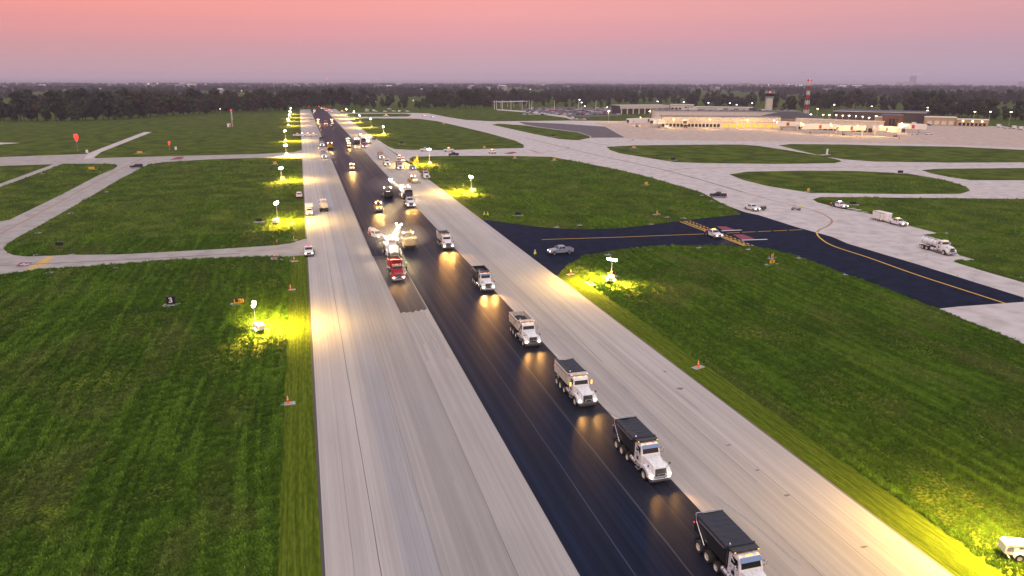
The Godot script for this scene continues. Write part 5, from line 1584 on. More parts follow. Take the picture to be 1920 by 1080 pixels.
	for k in 8:
		pickup("parked_car", "white parked vehicle in the far row beyond the runway's end", "car", G([688.0, 704.0, 722.0, 738.0, 752.0, 764.0, 688.0, 730.0][k], [209.5, 209.8, 210.0, 209.5, 211.0, 209.8, 206.5, 205.5][k]), 1.5 + 0.1 * sin(k * 3.0), {"body": "white_body" if k != 4 else "red_body", "rear": "box" if k in [1, 4] else "suv", "tail": false}, "vehicles in the far row beyond the runway")
	for k in 5:
		pickup("pickup_truck", "white pickup with red strobes clustered at the far runway end", "pickup", G([603.0, 608.0, 612.5, 617.0, 621.0][k], [204.5, 205.0, 206.3, 208.0, 210.0][k]) + Vector3(0, 0.06, 0), 0.1 * k, W.merged({"beacon": "red_lamp" if k % 3 else "beacon_lamp"}), "pickups with red strobes at the far runway end")
	for k in 2:
		var ob := thing("obstruction_light", "red obstruction light on a short post beyond the runway's end", "warning light", G([580.0, 598.5][k], 203.0), 0.0, "red obstruction lights beyond the runway")
		rod("post", Vector3.ZERO, Vector3(0, 2.2, 0), 0.12, M.galvanised, ob)
		bpart("lamp", Vector3(0, 2.6, 0), Vector3(1.0, 1.0, 1.0), 0.25, M.red_lamp, ob)
	# light towers
	var tw := [
		["white light tower glaring over the yellow-lit grass, alone by the black number sign", 486, 622, [570, 615], 4.3, 200.0, 0.5], ["light tower with tall mast beside a dark sign box on the left grass", 518, 420, [575, 419], 5.6, 200.0, -0.4],
		["light tower on the left grass behind the white station wagon", 530, 340, [570, 341], 5.0, 230.0, 0.3], ["light tower at the left end of the crossing taxiway by the runway", 537.5, 293, [575, 294], 5.5, 300.0, 0.2],
		["light tower left of the row of flashing vehicles", 536, 265, [565, 265], 6.5, 300.0, 0.1], ["white light tower in front of a yellow airfield sign beside the asphalt taxiway", 1145, 530, [1098, 545], 4.4, 220.0, -0.5],
		["light tower on the right grass between runway and workers' corner", 887, 362, [845, 364], 5.5, 260.0, 0.4], ["light tower with white body lighting the grass behind the small excavator", 806, 309, [775, 311], 7.0, 320.0, 0.0]]
	for t in tw: light_tower(t[0], t[1], t[2], t[3], t[4], t[5], true, t[6])
	for t in [[541, 236, 575, 5.5], [543, 227.5, 575, 6.0], [545, 221, 575, 6.5], [546.5, 214, 575, 6.5], [720, 253.5, 700, 6.0], [696.7, 239.5, 680, 7.0], [675.5, 230, 655, 6.5], [665, 223, 645, 7.0], [650.5, 216, 635, 6.5]]:
		light_tower("distant light tower glaring beside the far half of the runway", t[0], t[1], [t[2], t[1]], t[3], 330.0, true, 0.2)
	light_tower("white light tower trailer on the long grass beside a brightly lit mown strip", 1892, 1045, [1640, 1010], 6.5, 90.0, true, -1.95, G(1898, 1043))
	# signs
	airfield_sign("black sign with white number 3 on a concrete slab", G(321, 572), -0.05, 1.4, 1.35, "sign_black", "3", "sign_white")
	airfield_sign("yellow sign reading arrow B5 on a concrete slab, left of the runway", G(449, 570), -0.05, 1.65, 0.75, "sign_yellow", "←B5", "sign_black")
	airfield_sign("yellow sign partly hidden behind the light tower by the asphalt taxiway", G(1145.5, 519), 0.0, 1.75, 0.75, "sign_yellow", "A B→", "sign_black")
	airfield_sign("upper of two orange-yellow signs below the hold lines", G(1447, 483.5), 0.6, 1.7, 0.75, "sign_yellow", "", "sign_black")
	airfield_sign("lower of two orange-yellow signs below the hold lines", G(1446.5, 495.5), 0.25, 1.7, 0.75, "sign_yellow", "A", "sign_black")
	airfield_sign("orange sign on the grass above the hold lines", G(1231, 402), 0.7, 1.5, 0.9, "sign_yellow", "", "sign_black")
	airfield_sign("black sign box at the corner of the two left taxiways", G(112, 462), 2.9, 1.7, 0.8, "sign_black", "", "sign_black")
	airfield_sign("black sign box beside the tall-mast light tower", G(486, 416.5), 3.1, 1.5, 0.8, "sign_black", "", "sign_black")
	airfield_sign("black sign box on the grass behind the two workers' corner", G(971, 404.5), 3.0, 1.6, 0.8, "sign_black", "", "sign_black")
	airfield_sign("black sign box on the grass beside the white flatbed pickup", G(1599, 384), 2.6, 1.9, 0.8, "sign_black", "", "sign_black")
	var far_signs := [[1211, 347, 1.8, "right grass field below the pale taxiway"], [1039, 301.5, 2.0, "top edge of the right grass field"], [965, 297.5, 1.4, "top edge of the grass near the red painted sign"], [908, 277.5, 1.6, "grass above the crossing taxiway"], [818, 311, 1.8, "lit grass beside the far light tower"],
		[832, 233, 2.4, "far grass beside the diagonal taxiway"], [768, 223.5, 2.6, "far grass corner by the taxiway bend"], [1188, 278, 2.8, "grass island facing the terminal"], [515.5, 308, 1.6, "left grass near the crossing taxiway"], [172, 318, 2.4, "grass wedge between the left taxiways"], [262, 287.5, 2.6, "left grass beyond the crossing taxiway"], [1515, 359, 1.6, "oval grass island"]]
	for s in far_signs:
		airfield_sign("small yellow airfield sign on the " + s[3], G(s[0], s[1]), 0.3, s[2], 1.0, "sign_yellow", "", "sign_black")
	for s in [[1262, 300.5, "grass island facing the terminal"], [1037, 256, "small grass island by the dark apron patch"], [1688, 325, "oval grass island's upper edge"], [753, 270, "far grass right of the runway"]]:
		airfield_sign("small black sign box on the " + s[2], G(s[0], s[1]), 2.9, 2.2, 1.0, "sign_black", "", "sign_black")
	# cones and pads
	for c in [[540, 757, 0], [545, 543.5, 0], [1309, 689, 1], [1070, 514.5, 1], [519.6, 457, 0], [550.7, 450.5, 0], [515, 483.5, 0], [551.5, 490, 0], [853, 359, 1], [78, 326, 0]]:
		marker_pad("orange and white channelizer cone on a concrete slab", G(c[0], c[1]), 0.3 * c[2], true)
	for c in [[72, 437], [34.5, 459], [29.5, 471], [69, 478], [134.4, 478], [133, 400], [200, 360], [92.7, 511], [214, 502], [311, 499], [1044, 426], [1087, 422.4], [1221, 420.4], [1251, 407.4], [1282, 409.4], [1219, 468.4], [1311, 464.4], [1086, 502.2], [1140, 478], [1403.5, 467.8], [1497, 484.2], [1316, 366.4], [1333, 377], [1352, 388.4], [1582.5, 515.6], [1774, 437.6], [1913, 521], [1902, 637], [548, 419.6], [1103.7, 530], [1111, 534.2]]:
		marker_pad("low edge light on a pale concrete slab in the grass", G(c[0], c[1]), 0.15, false, 1.4)
	# wind cone and small masts beyond the left taxiway
	wind_cone("red lit wind cone hanging from a thin pole beyond the left taxiway", G(146, 283), 8.5, 2.0)
	wind_cone("small red-topped marker on a pale post in the left grass", G(318, 281), 4.2, 0.9)
	var g := G(436, 238)
	var o := thing("antenna_mast", "tall pale antenna mast with red lamp beside a white equipment hut", "antenna", g)
	rod("mast", Vector3.ZERO, Vector3(0, 13.0, 0), 0.5, M.galvanised, o, 0.35)
	for k in 4: bpart("antenna_panel", Vector3(0.5, 6.0 + k * 1.9, 0), Vector3(0.5, 0.9, 1.2), 0.05, M.sign_white, o)
	var s := Shape.new()
	s.lathe(Vector3(0, 13.3, 0), Vector3.UP, [[0.0, -0.4], [0.5, -0.2], [0.5, 0.3], [0.0, 0.6]], 10)
	part("warning_light", s, M.red_lamp, o)
	o = thing("equipment_hut", "small white equipment hut at the foot of the antenna mast", "hut", g + Vector3(-2.6, 0, 0.5))
	bpart("wall", Vector3(0, 1.4, 0), Vector3(2.6, 2.8, 2.6), 0.05, M.sign_white, o)
	bpart("roof", Vector3(0, 2.9, 0), Vector3(3.0, 0.2, 3.0), 0.05, M.galvanised, o)
	bpart("door", Vector3(0.7, 1.1, 1.33), Vector3(1.0, 2.0, 0.06), 0.01, M.sign_red, o)
	for c in [[163.5, 287], [330, 281]]:
		var h := thing("equipment_box", "small white equipment box in the grass beyond the left taxiway", "box", G(c[0], c[1]), 0.0, "equipment boxes beyond the left taxiway")
		bpart("cabinet", Vector3(0, 0.9, 0), Vector3(1.0, 1.6, 0.8), 0.05, M.sign_white, h)
		bpart("footing", Vector3(0, 0.06, 0), Vector3(1.5, 0.12, 1.2), 0.02, M.pad_concrete, h)

func wind_cone(label: String, at: Vector3, h: float, size: float) -> void:
	var o := thing("wind_cone", label, "wind cone", at)
	rod("pole", Vector3.ZERO, Vector3(0, h, 0), 0.08, M.galvanised, o)
	var s := Shape.new()
	s.lathe(Vector3(0.2, h, 0), Vector3.DOWN, [[0.0, -0.25 * size], [0.3 * size, -0.2 * size], [0.5 * size, 0.0], [0.48 * size, 0.7 * size], [0.3 * size, 1.2 * size], [0.12 * size, 1.7 * size], [0.0, 1.7 * size]], 14)
	part("sock", s, M.red_lamp, o)
	bpart("footing", Vector3(0, 0.08, 0), Vector3(0.8, 0.16, 0.8), 0.02, M.pad_concrete, o)

# ---------- terminal, tower, lots, woods, town ----------
func background_materials() -> void:
	var st := noise_tex(0.02, 4, [[0.2, grey(0.9)], [0.6, grey(1.0)]], 71, 256)
	for d in [["wall_cream", [0.68, 0.62, 0.52], 0.8], ["wall_pale", [0.6, 0.56, 0.5], 0.8], ["wall_tan", [0.48, 0.34, 0.19], 0.8], ["wall_brick", [0.13, 0.06, 0.045], 0.85], ["roof_grey", [0.2, 0.185, 0.18], 0.8], ["roof_blue", [0.055, 0.06, 0.1], 0.6], ["roof_dark", [0.05, 0.04, 0.035], 0.7], ["far_wall", [0.42, 0.38, 0.38], 0.9], ["far_roof", [0.25, 0.22, 0.22], 0.9]]:
		world_uv(mat(d[0], lin(d[1][0], d[1][1], d[1][2]), d[2]), st, 9.0)
	mat("dark_glass", lin(0.012, 0.016, 0.022), 0.1)
	mat("bridge_white", lin(0.76, 0.72, 0.65), 0.5)
	mat("tower_teal", lin(0.2, 0.3, 0.3), 0.5)
	mat("band_red", lin(0.4, 0.03, 0.03), 0.6)
	mat("band_white", lin(0.7, 0.68, 0.66), 0.6)
	mat("pole_grey", lin(0.4, 0.4, 0.4), 0.6)
	glow("street_lamp_glow", lin(1.0, 0.72, 0.35), 22.0)
	glow("cool_lamp_glow", lin(0.95, 0.85, 1.0), 22.0)
	glow("far_lamp_glow", lin(1.0, 0.75, 0.45), 7.0)
	glow("lit_window_glow", lin(1.0, 0.27, 0.03), 1.5)
	glow("green_lamp", lin(0.05, 1.0, 0.15), 3.0)
	var lv := noise_tex(0.05, 4, [[0.2, grey(0.45)], [0.7, grey(1.0)]], 81, 256)
	for d in [["leaf_a", [0.09, 0.11, 0.045]], ["leaf_b", [0.085, 0.1, 0.055]], ["leaf_c", [0.125, 0.1, 0.055]], ["leaf_d", [0.1, 0.135, 0.045]]]:
		var m := mat(d[0], lin(d[1][0], d[1][1], d[1][2]), 0.9, 0.0, 0.2)
		grimy(m, lv, 0.13)
	mat("bark", lin(0.06, 0.05, 0.04), 0.95)

# a house or hall: front wall between two ground pixels, reaching back
func hall(called: String, label: String, a_px: Array, b_px: Array, depth: float, h: float, wall: String, roof: String, group := "", cat := "building") -> Dictionary:
	var a := G(a_px[0], a_px[1])
	var b := G(b_px[0], b_px[1])
	var d := b - a
	var w := d.length()
	var turn := atan2(-d.z, d.x)
	var o := thing(called, label, cat, (a + b) * 0.5, turn, group)
	bpart("wall", Vector3(0, h * 0.5, -depth * 0.5), Vector3(w, h, depth), 0.0, M[wall], o)
	bpart("roof", Vector3(0, h + 0.25, -depth * 0.5), Vector3(w + 0.8, 0.5, depth + 0.8), 0.08, M[roof], o)
	return {"o": o, "w": w, "h": h, "d": depth}

func windows(b: Dictionary, called: String, n: int, x0: float, x1: float, y0: float, y1: float, m: String, frame := "wall_pale") -> void:
	var step: float = (x1 - x0) * b.w / n
	for k in n:
		var x: float = (x0 - 0.5) * b.w + step * (k + 0.5)
		var f := bpart(called, Vector3(x, (y0 + y1) * 0.5, 0.06), Vector3(step * 0.82, y1 - y0, 0.14), 0.02, M[frame], b.o)
		bpart("pane", Vector3(x, (y0 + y1) * 0.5, 0.13), Vector3(step * 0.7, (y1 - y0) * 0.86, 0.05), 0.0, M[m], f)

func lamp_post(label: String, at: Vector3, h: float, m: String, group: String, size := 1.0, energy := 0.0, cat := "lamp post") -> void:
	var o := thing("lamp_post", label, cat, at, 0.0, group)
	rod("pole", Vector3.ZERO, Vector3(0, h, 0), 0.14 * size, M.pole_grey, o, 0.09 * size)
	bpart("lamp_head", Vector3(0, h + 0.15, 0), Vector3(1.5, 0.3, 0.9) * size, 0.08, M.pole_grey, o)
	bpart("lamp", Vector3(0, h - 0.08 * size, 0), Vector3(1.3, 0.34, 0.8) * size, 0.06, M[m], o)
	if energy > 0.0:
		var l := OmniLight3D.new()
		l.name = "shine"
		l.light_energy = energy
		l.light_color = Color(1.0, 0.8, 0.45)
		l.light_size = 0.6
		l.omni_range = 150.0
		l.omni_attenuation = 2.0
		l.shadow_enabled = true
		o.add_child(l)
		l.position = Vector3(0, h - 0.8, 0)

func jet_bridge(label: String, a_px: Array, b_px: Array) -> void:
	var a := G(a_px[0], a_px[1])
	var b := G(b_px[0], b_px[1])
	var d := b - a
	var L := d.length()
	var o := thing("jet_bridge", label, "jet bridge", a, atan2(d.x, d.z))
	var s := Shape.new()
	s.tube(Vector3(0, 0, 0), Vector3(0, 3.4, 0), 0.6, -1, 12)
	s.tube(Vector3(0, 3.2, 0), Vector3(0, 6.6, 0), 2.2, -1, 16)
	part("rotunda", s, M.bridge_white, o)
	s = Shape.new()
	s.box(Vector3(0, 5.0, L * 0.32), Vector3(3.2, 3.4, L * 0.6), 0.1)
	part("tunnel", s, M.bridge_white, o)
	s = Shape.new()
	s.box(Vector3(0, 5.0, L * 0.72), Vector3(3.8, 3.9, L * 0.4), 0.1)
	var t := part("outer_tunnel", s, M.bridge_white, o)
	bpart("accent_panel", Vector3(0, 4.9, L * 0.55), Vector3(3.86, 2.6, 2.0), 0.02, M.band_red, t)
	s = Shape.new()
	s.prism([[L - 2.2, 3.1, 2.1], [L - 2.2, 6.9, 2.1], [L + 1.2, 6.9, 2.0], [L + 1.9, 6.2, 1.9], [L + 1.9, 3.6, 1.9], [L + 1.2, 3.0, 2.0]])
	var c := part("cab", s, M.bridge_white, o)
	bpart("canopy_opening", Vector3(0, 4.9, L + 1.9), Vector3(3.0, 2.2, 0.1), 0, M.roof_dark, c)
	s = Shape.new()
	for sg in [-1.0, 1.0]: s.tube(Vector3(sg * 1.3, 0.9, L * 0.8), Vector3(sg * 1.3, 3.4, L * 0.8), 0.22, -1, 8)
	s.box(Vector3(0, 0.9, L * 0.8), Vector3(3.2, 0.5, 0.8), 0.05)
	var g := part("drive_column", s, M.steel, o)
	for sg in [-1.0, 1.0]: wheel(o, Vector3(sg * 0.8, 0.55, L * 0.8), 0.55, 0.4, "steel")
	s = Shape.new()
	for k in 8: s.box(Vector3(2.3 + 0.35 * k * 0.0, 3.2 - 0.4 * k, L - 1.0 - 0.42 * k), Vector3(1.0, 0.08, 0.4))
	part("service_stair", s, M.steel, o)

func build_terminal() -> void:
	var b := hall("concourse", "long cream concourse with orange-lit ground floor bays facing the apron", [1240, 239], [1462, 241], 16.0, 8.8, "wall_cream", "roof_grey")
	windows(b, "bay", 16, 0.0, 0.5, 0.6, 3.4, "dark_glass", "wall_pale")
	windows(b, "lit_bay_window", 8, 0.52, 1.0, 0.6, 3.6, "lit_window_glow", "wall_pale")
	bpart("upper_band", Vector3(0, 6.4, 0.25), Vector3(b.w, 3.0, 0.5), 0.05, M.wall_cream, b.o)
	b = hall("concourse_wing", "cream concourse wing behind the row of jet bridges, shadowed glass below", [1490, 243.5], [1640, 251], 16.0, 8.2, "wall_cream", "wall_pale")
	windows(b, "window", 14, 0.02, 0.98, 0.8, 4.0, "dark_glass", "wall_tan")
	bpart("parapet", Vector3(0, 8.9, 0.0), Vector3(b.w, 1.0, 0.4), 0.05, M.wall_cream, b.o)
	b = hall("terminal_hall", "broad grey-roofed terminal hall behind the cream concourse", [1228, 231], [1500, 233], 34.0, 11.0, "wall_pale", "roof_grey")
	bpart("roof_unit", Vector3(-30, 12.6, -12), Vector3(8, 2.4, 6), 0.1, M.wall_pale, b.o)
	bpart("roof_unit", Vector3(25, 12.4, -14), Vector3(6, 2.0, 5), 0.1, M.roof_blue, b.o)
	rng.seed = 12
	for k in 16:
		var rs := Vector3(rng.randf_range(2.0, 6.0), rng.randf_range(0.8, 2.0), rng.randf_range(2.0, 5.0))
		bpart("roof_unit", Vector3(rng.randf_range(-0.46, 0.46) * b.w, 11.5 + rs.y * 0.5, rng.randf_range(-28, -4)), rs, 0.1, M[["wall_pale", "roof_dark", "roof_grey"][k % 3]], b.o)
	for k in 12: bpart("skylight", Vector3((k - 5.5) * b.w / 13.0, 11.6, -6.0), Vector3(3.0, 0.5, 1.4), 0.1, M.dark_glass, b.o)
	var g := G(1478, 236)
	var o := thing("rotunda_hall", "dark low conical rotunda roof with a bright yellow lamp on top", "building", g)
	var s := Shape.new()
	s.lathe(Vector3.ZERO, Vector3.UP, [[26.0, 0.0], [26.0, 6.5], [27.0, 6.5], [27.0, 7.2], [8.0, 11.5], [0.0, 12.0]], 28)
	part("wall", s, M.wall_tan, o)
	s = Shape.new()
	s.lathe(Vector3(0, 0.35, 0), Vector3.UP, [[27.2, 7.0], [8.0, 11.6], [0.0, 12.1]], 28)
	part("roof", s, M.roof_dark, o)
	b = hall("front_canopy_hall", "pale flat canopy hall on pillars beyond the car park", [1162, 214], [1254, 213], 24.0, 9.5, "roof_dark", "wall_pale")
	bpart("fascia", Vector3(0, 8.2, 0.3), Vector3(b.w, 4.2, 0.6), 0.05, M.wall_pale, b.o)
	for k in 9: bpart("pillar", Vector3(-b.w * 0.47 + b.w * 0.94 * k / 8.0, 3.0, 0.4), Vector3(1.2, 6.0, 0.8), 0.05, M.wall_cream, b.o)
	b = hall("entrance_block", "taller pale entrance block with six dark square windows", [1256, 214], [1300, 214.5], 20.0, 10.5, "wall_cream", "wall_pale")
	for r in 2: windows(b, "window", 3, 0.6, 0.96, 3.2 + r * 3.4, 5.6 + r * 3.4, "dark_glass", "wall_pale")
	windows(b, "window", 3, 0.02, 0.5, 1.0, 8.0, "dark_glass", "wall_cream")
	b = hall("long_back_hall", "long pale low hall sloping away towards the control tower", [1300, 215], [1408, 217], 20.0, 8.5, "wall_pale", "wall_pale")
	windows(b, "panel", 9, 0.02, 0.98, 1.0, 6.5, "wall_cream", "wall_pale")
	b = hall("brick_block", "dark brick block with tall dark glass strips and a lit tan side wall", [1652, 246.5], [1690, 247.5], 30.0, 12.0, "wall_brick", "roof_blue")
	windows(b, "glass_strip", 3, 0.3, 0.8, 1.5, 10.5, "dark_glass", "wall_brick")
	b = hall("tan_block", "lit tan wall block between the jet bridges and the dark brick block", [1637, 245.5], [1651.5, 246.3], 20.0, 10.5, "wall_tan", "wall_cream")
	windows(b, "panel", 2, 0.1, 0.9, 2.0, 8.0, "wall_tan", "wall_cream")
	b = hall("hangar", "dark blue low-pitched roof hall behind the brick block", [1560, 226], [1735, 231], 50.0, 9.0, "roof_dark", "roof_blue")
	bpart("eave", Vector3(0, 9.2, 0.6), Vector3(b.w, 0.4, 0.4), 0.02, M.wall_cream, b.o)
	b = hall("cargo_building", "low tan cargo building with roller doors and wall lamps beyond the open apron", [1733, 234.5], [1792, 236], 22.0, 6.6, "wall_tan", "wall_cream")
	windows(b, "roller_door", 4, 0.05, 0.95, 0.2, 4.2, "wall_cream", "wall_tan")
	b = hall("cargo_office", "low tan office wing with dark doors attached to the cargo building", [1792.5, 236.3], [1852, 238], 18.0, 5.4, "wall_tan", "wall_cream")
	windows(b, "door", 7, 0.05, 0.95, 0.2, 3.2, "dark_glass", "wall_cream")
	for k in 3: bpart("wall_lamp", Vector3(-b.w * 0.3 + b.w * 0.3 * k, 4.4, 0.3), Vector3(0.9, 0.5, 0.4), 0.05, M.street_lamp_glow, b.o)
	# jet bridges
	for j in [["leftmost white jet bridge stretching far out from the concourse end", [1252, 235.5], [1180, 238]], ["short white jet bridge beside the long leftmost one", [1278, 237], [1224, 240]], ["stubby white jet bridge pointing straight out from the dark bays", [1290, 237], [1284, 240.5]],
		["white jet bridge in front of the rotunda roof", [1495, 244.5], [1459, 244]], ["long white jet bridge in the middle of the wing", [1568, 250], [1507, 250]], ["white jet bridge with red panel next to the long middle one", [1616, 253], [1573, 253.5]], ["white jet bridge with red panel in front of the tan block", [1640, 253], [1688, 257.5]], ["white jet bridge in front of the dark brick block", [1686, 249], [1731, 250.5]]]:
		jet_bridge(j[0], j[1], j[2])
	# control tower
	g = G(1440, 213)
	o = thing("control_tower", "tan control tower with dark glazed cab and railing on top", "control tower", g)
	s = Shape.new()
	s.slab(ngon(4.4, 8), 0.0, 19.0, 0.95)
	part("shaft", s, M.wall_cream, o)
	s = Shape.new()
	s.slab(ngon(5.0, 8), 19.0, 20.4, 1.06)
	part("collar", s, M.tower_teal, o)
	s = Shape.new()
	s.slab(ngon(4.7, 8), 20.4, 23.6, 1.16)
	part("cab_glass", s, M.dark_glass, o)
	s = Shape.new()
	s.slab(ngon(5.7, 8), 23.6, 24.5, 0.98)
	var rf := part("roof", s, M.tower_teal, o)
	for k in 8: rod("rail_post", Vector3(cos(TAU * k / 8.0) * 5.2, 24.5, sin(TAU * k / 8.0) * 5.2), Vector3(cos(TAU * k / 8.0) * 5.2, 27.0, sin(TAU * k / 8.0) * 5.2), 0.12, M.band_white, rf)
	bpart("warning_light", Vector3(0, 25.3, 0), Vector3(1.6, 1.4, 1.6), 0.3, M.red_lamp, o)
	# red and white mast
	g = G(1511, 214)
	o = thing("radio_mast", "red and white banded lattice mast with red lamps at its top", "radio mast", g)
	for k in 7:
		var y0: float = 38.0 * k / 7.0
		var y1: float = 38.0 * (k + 1) / 7.0
		var w0: float = lerpf(2.2, 0.7, k / 7.0)
		var w1: float = lerpf(2.2, 0.7, (k + 1) / 7.0)
		s = Shape.new()
		for c in [[-1, -1], [1, -1], [1, 1], [-1, 1]]:
			s.tube(Vector3(c[0] * w0, y0, c[1] * w0), Vector3(c[0] * w1, y1, c[1] * w1), 0.32, -1, 5)
			var e := [-c[1], c[0]]
			s.tube(Vector3(c[0] * w0, y0, c[1] * w0), Vector3(e[0] * w1, y1, e[1] * w1), 0.2, -1, 4)
			s.tube(Vector3(e[0] * w0, y0, e[1] * w0), Vector3(c[0] * w1, y1, c[1] * w1), 0.2, -1, 4)
		part("lattice_band", s, M.band_white if k % 2 == 0 else M.band_red, o)
	for sg in [-1.0, 1.0]:
		s = Shape.new()
		s.lathe(Vector3(sg * 1.4, 38.5, 0), Vector3(sg, 0.4, 0.3).normalized(), [[0.0, -0.4], [0.8, 0.0], [1.3, 0.7]], 10)
		part("dish_antenna", s, M.band_red, o)
	bpart("warning_light", Vector3(0, 39.0, 0), Vector3(0.9, 0.9, 0.9), 0.2, M.red_lamp, o)
	# lamps
	var k := 0
	for l in [[1141, 208], [1217, 209], [1230, 210], [1252, 211], [1280.5, 211], [1308, 209], [1333, 211], [1357, 210], [1380, 210], [1422.5, 210], [1466, 212], [1497, 214], [1518.5, 215], [1530, 205], [1541.5, 215.5], [1553, 216], [1566, 216], [1578.5, 217], [1590, 217], [1603, 218], [1616, 219], [1628, 221], [1641, 218], [1654, 218.5], [1667, 220], [1679, 221]]:
		var base := G(l[0], 229.5 + (l[0] - 1217) * 0.006)
		var h: float = (229.5 + (l[0] - 1217) * 0.006 - l[1]) * 0.5
		lamp_post("bright lamp post lighting the terminal roofs", base, h, "street_lamp_glow" if k % 3 else "cool_lamp_glow", "lamp posts along the terminal", 1.0, 170.0 if k % 3 == 0 else 0.0)
		k += 1
	for a in [[1200, 236.5], [1262, 241.5], [1330, 242], [1400, 242.5], [1450, 244], [1500, 250], [1556, 253], [1606, 256], [1650, 256], [1688, 249.5]]:
		lamp_post("low apron floodlight at the foot of the concourse", G(a[0], a[1]), 7.5, "street_lamp_glow", "apron floodlights before the concourse", 0.5, 150.0, "floodlight")
	for l in [[1733, 216, 226], [1736, 202, 224], [1736, 208, 226], [1825, 210, 226], [1853, 212, 232], [1891, 214, 236], [1562, 194, 214], [1633, 197, 212]]:
		lamp_post("lamp post glowing against the dark trees by the cargo buildings", G(l[0], l[2]), (l[2] - l[1]) * 0.55, "street_lamp_glow", "lamp posts by the cargo buildings", 1.2)
	for l in [[1232, 190], [1281, 191], [1327, 192.5], [1380, 196], [1367, 193], [1409, 193], [1086, 187], [1090, 192], [1096, 199], [1138, 201]]:
		lamp_post("tall road lamp between terminal and woods", G(l[0], 209), (209 - l[1]) * 0.66, "cool_lamp_glow", "road lamps behind the terminal", 1.0)
	# car park
	sheet("car_park", px_poly([[975, 204], [1040, 200.5], [1160, 201.5], [1165, 216.5], [1100, 219.5], [1030, 217], [985, 210]]), 0.004, M.old_asphalt)
	sheet("car_park_road", px_poly([[930, 204.5], [932, 206.5], [990, 211], [1062, 221], [1075, 226], [1072, 222], [1060, 216.5], [1000, 209]]), 0.006, M.concrete)
	rng.seed = 4
	var cars := []
	for q in [["white_body", "white"], ["grey_body", "grey-blue"], ["black_body", "black"], ["red_body", "red"], ["cream_body", "beige"]]:
		cars.append(q)
	var proto_car := {}
	for r in 6:
		for c in 22:
			if rng.randf() < 0.16: continue
			var px: float = lerpf(984.0 + r * 3.0, 1158.0, c / 21.0) + rng.randf_range(-1.5, 1.5)
			var py: float = lerpf(216.0, 203.6, r / 5.0) - absf(px - 1070.0) * 0.012
			var q: Array = cars[[0, 0, 0, 1, 1, 2, 2, 3, 4][rng.randi() % 9]]
			if not proto_car.has(q[0]): proto_car[q[0]] = parked_car(q[0])
			copy(proto_car[q[0]], "parked_car", q[1] + " car parked in rows in the crowded lot beside the terminal", G(px, py), 0.75 + rng.randf_range(-0.1, 0.1), q[1] + " cars in the crowded lot")
	for q in proto_car.values(): q.free()
	for l in [927, 931, 942, 958, 979, 992.5, 997, 1039.5, 1084, 1117]:
		var py := 205.5 if l < 990 else 206.5
		var p := thing("pale_post", "tall pale post standing along the car park edge", "post", G(l, py), 0.0, "tall posts along the car park")
		rod("shaft", Vector3.ZERO, Vector3(0, 12.0, 0), 0.4, M.band_white, p, 0.28)
		bpart("cap", Vector3(0, 12.1, 0), Vector3(0.9, 0.3, 0.9), 0.05, M.band_white, p)
		bpart("footing", Vector3(0, 0.2, 0), Vector3(1.3, 0.4, 1.3), 0.05, M.pad_concrete, p)
	o = thing("flat_canopy", "long pale flat canopy roof on posts behind the car park posts", "canopy", G(958, 201), 0.5)
	bpart("roof", Vector3(0, 8.0, 0), Vector3(58, 0.9, 16), 0.1, M.wall_pale, o)
	for i in 5:
		rod("post", Vector3(-26 + i * 13, 0, 6), Vector3(-26 + i * 13, 7.6, 6), 0.35, M.band_white, o)
	# apron vehicles
	for v in [[1075, 224.5, "box", "white_body"], [1082, 225, "suv", "white_body"], [1089, 225.5, "bed", "yellow_machine"], [1096, 225.5, "suv", "white_body"], [1102, 225, "bed", "navy_body"]]:
		pickup("service_van", "service vehicle parked in the short row at the apron's far edge", "service vehicle", G(v[0], v[1]), 0.2, {"body": v[3], "rear": v[2], "tail": false}, "service vehicles at the apron edge")
	for v in [["white tug beside the red-panelled jet bridge", 1602, 256, "bed"], ["white van alone on the open apron near the brick block", 1741, 252.5, "suv"], ["white vehicle under the jet bridge by the brick block", 1714, 253, "suv"], ["white tall box truck parked left of the cargo building", 1717, 235, "box"], ["dark vehicle in front of the cargo building's first roller door", 1740, 235.8, "suv"], ["white truck parked right of the cargo office", 1876, 239, "box"], ["white van behind the parked truck right of the cargo office", 1888, 241.5, "suv"], ["white box truck near the right end of the apron", 1905, 242, "box"], ["second white box truck near the right end of the apron", 1918, 243.5, "box"], ["white baggage truck beneath the first long jet bridge", 1254, 241, "box"]]:
		pickup("service_van", v[0], "service vehicle", G(v[1], v[2]), 1.2, {"body": "white_body" if not v[0].begins_with("dark") else "navy_body", "rear": v[3], "tail": false})
	o = thing("traffic_cone", "red cone on the open apron below the jet bridges", "cone", G(1686.5, 261))
	s = Shape.new()
	s.lathe(Vector3.ZERO, Vector3.UP, [[0.9, 0.0], [0.9, 0.15], [0.5, 0.2], [0.12, 1.7], [0.0, 1.75]], 10)
	part("cone", s, M.cone_orange, o)
	var h := thing("equipment_box", "white equipment cabinet on a slab in the long grass island", "box", G(1549, 291), 0.3)
	bpart("cabinet", Vector3(0.6, 1.7, 0), Vector3(0.9, 3.0, 0.6), 0.05, M.sign_white, h)
	bpart("footing", Vector3(-1.5, 0.2, 0), Vector3(7, 0.4, 2.5), 0.05, M.pad_concrete, h)

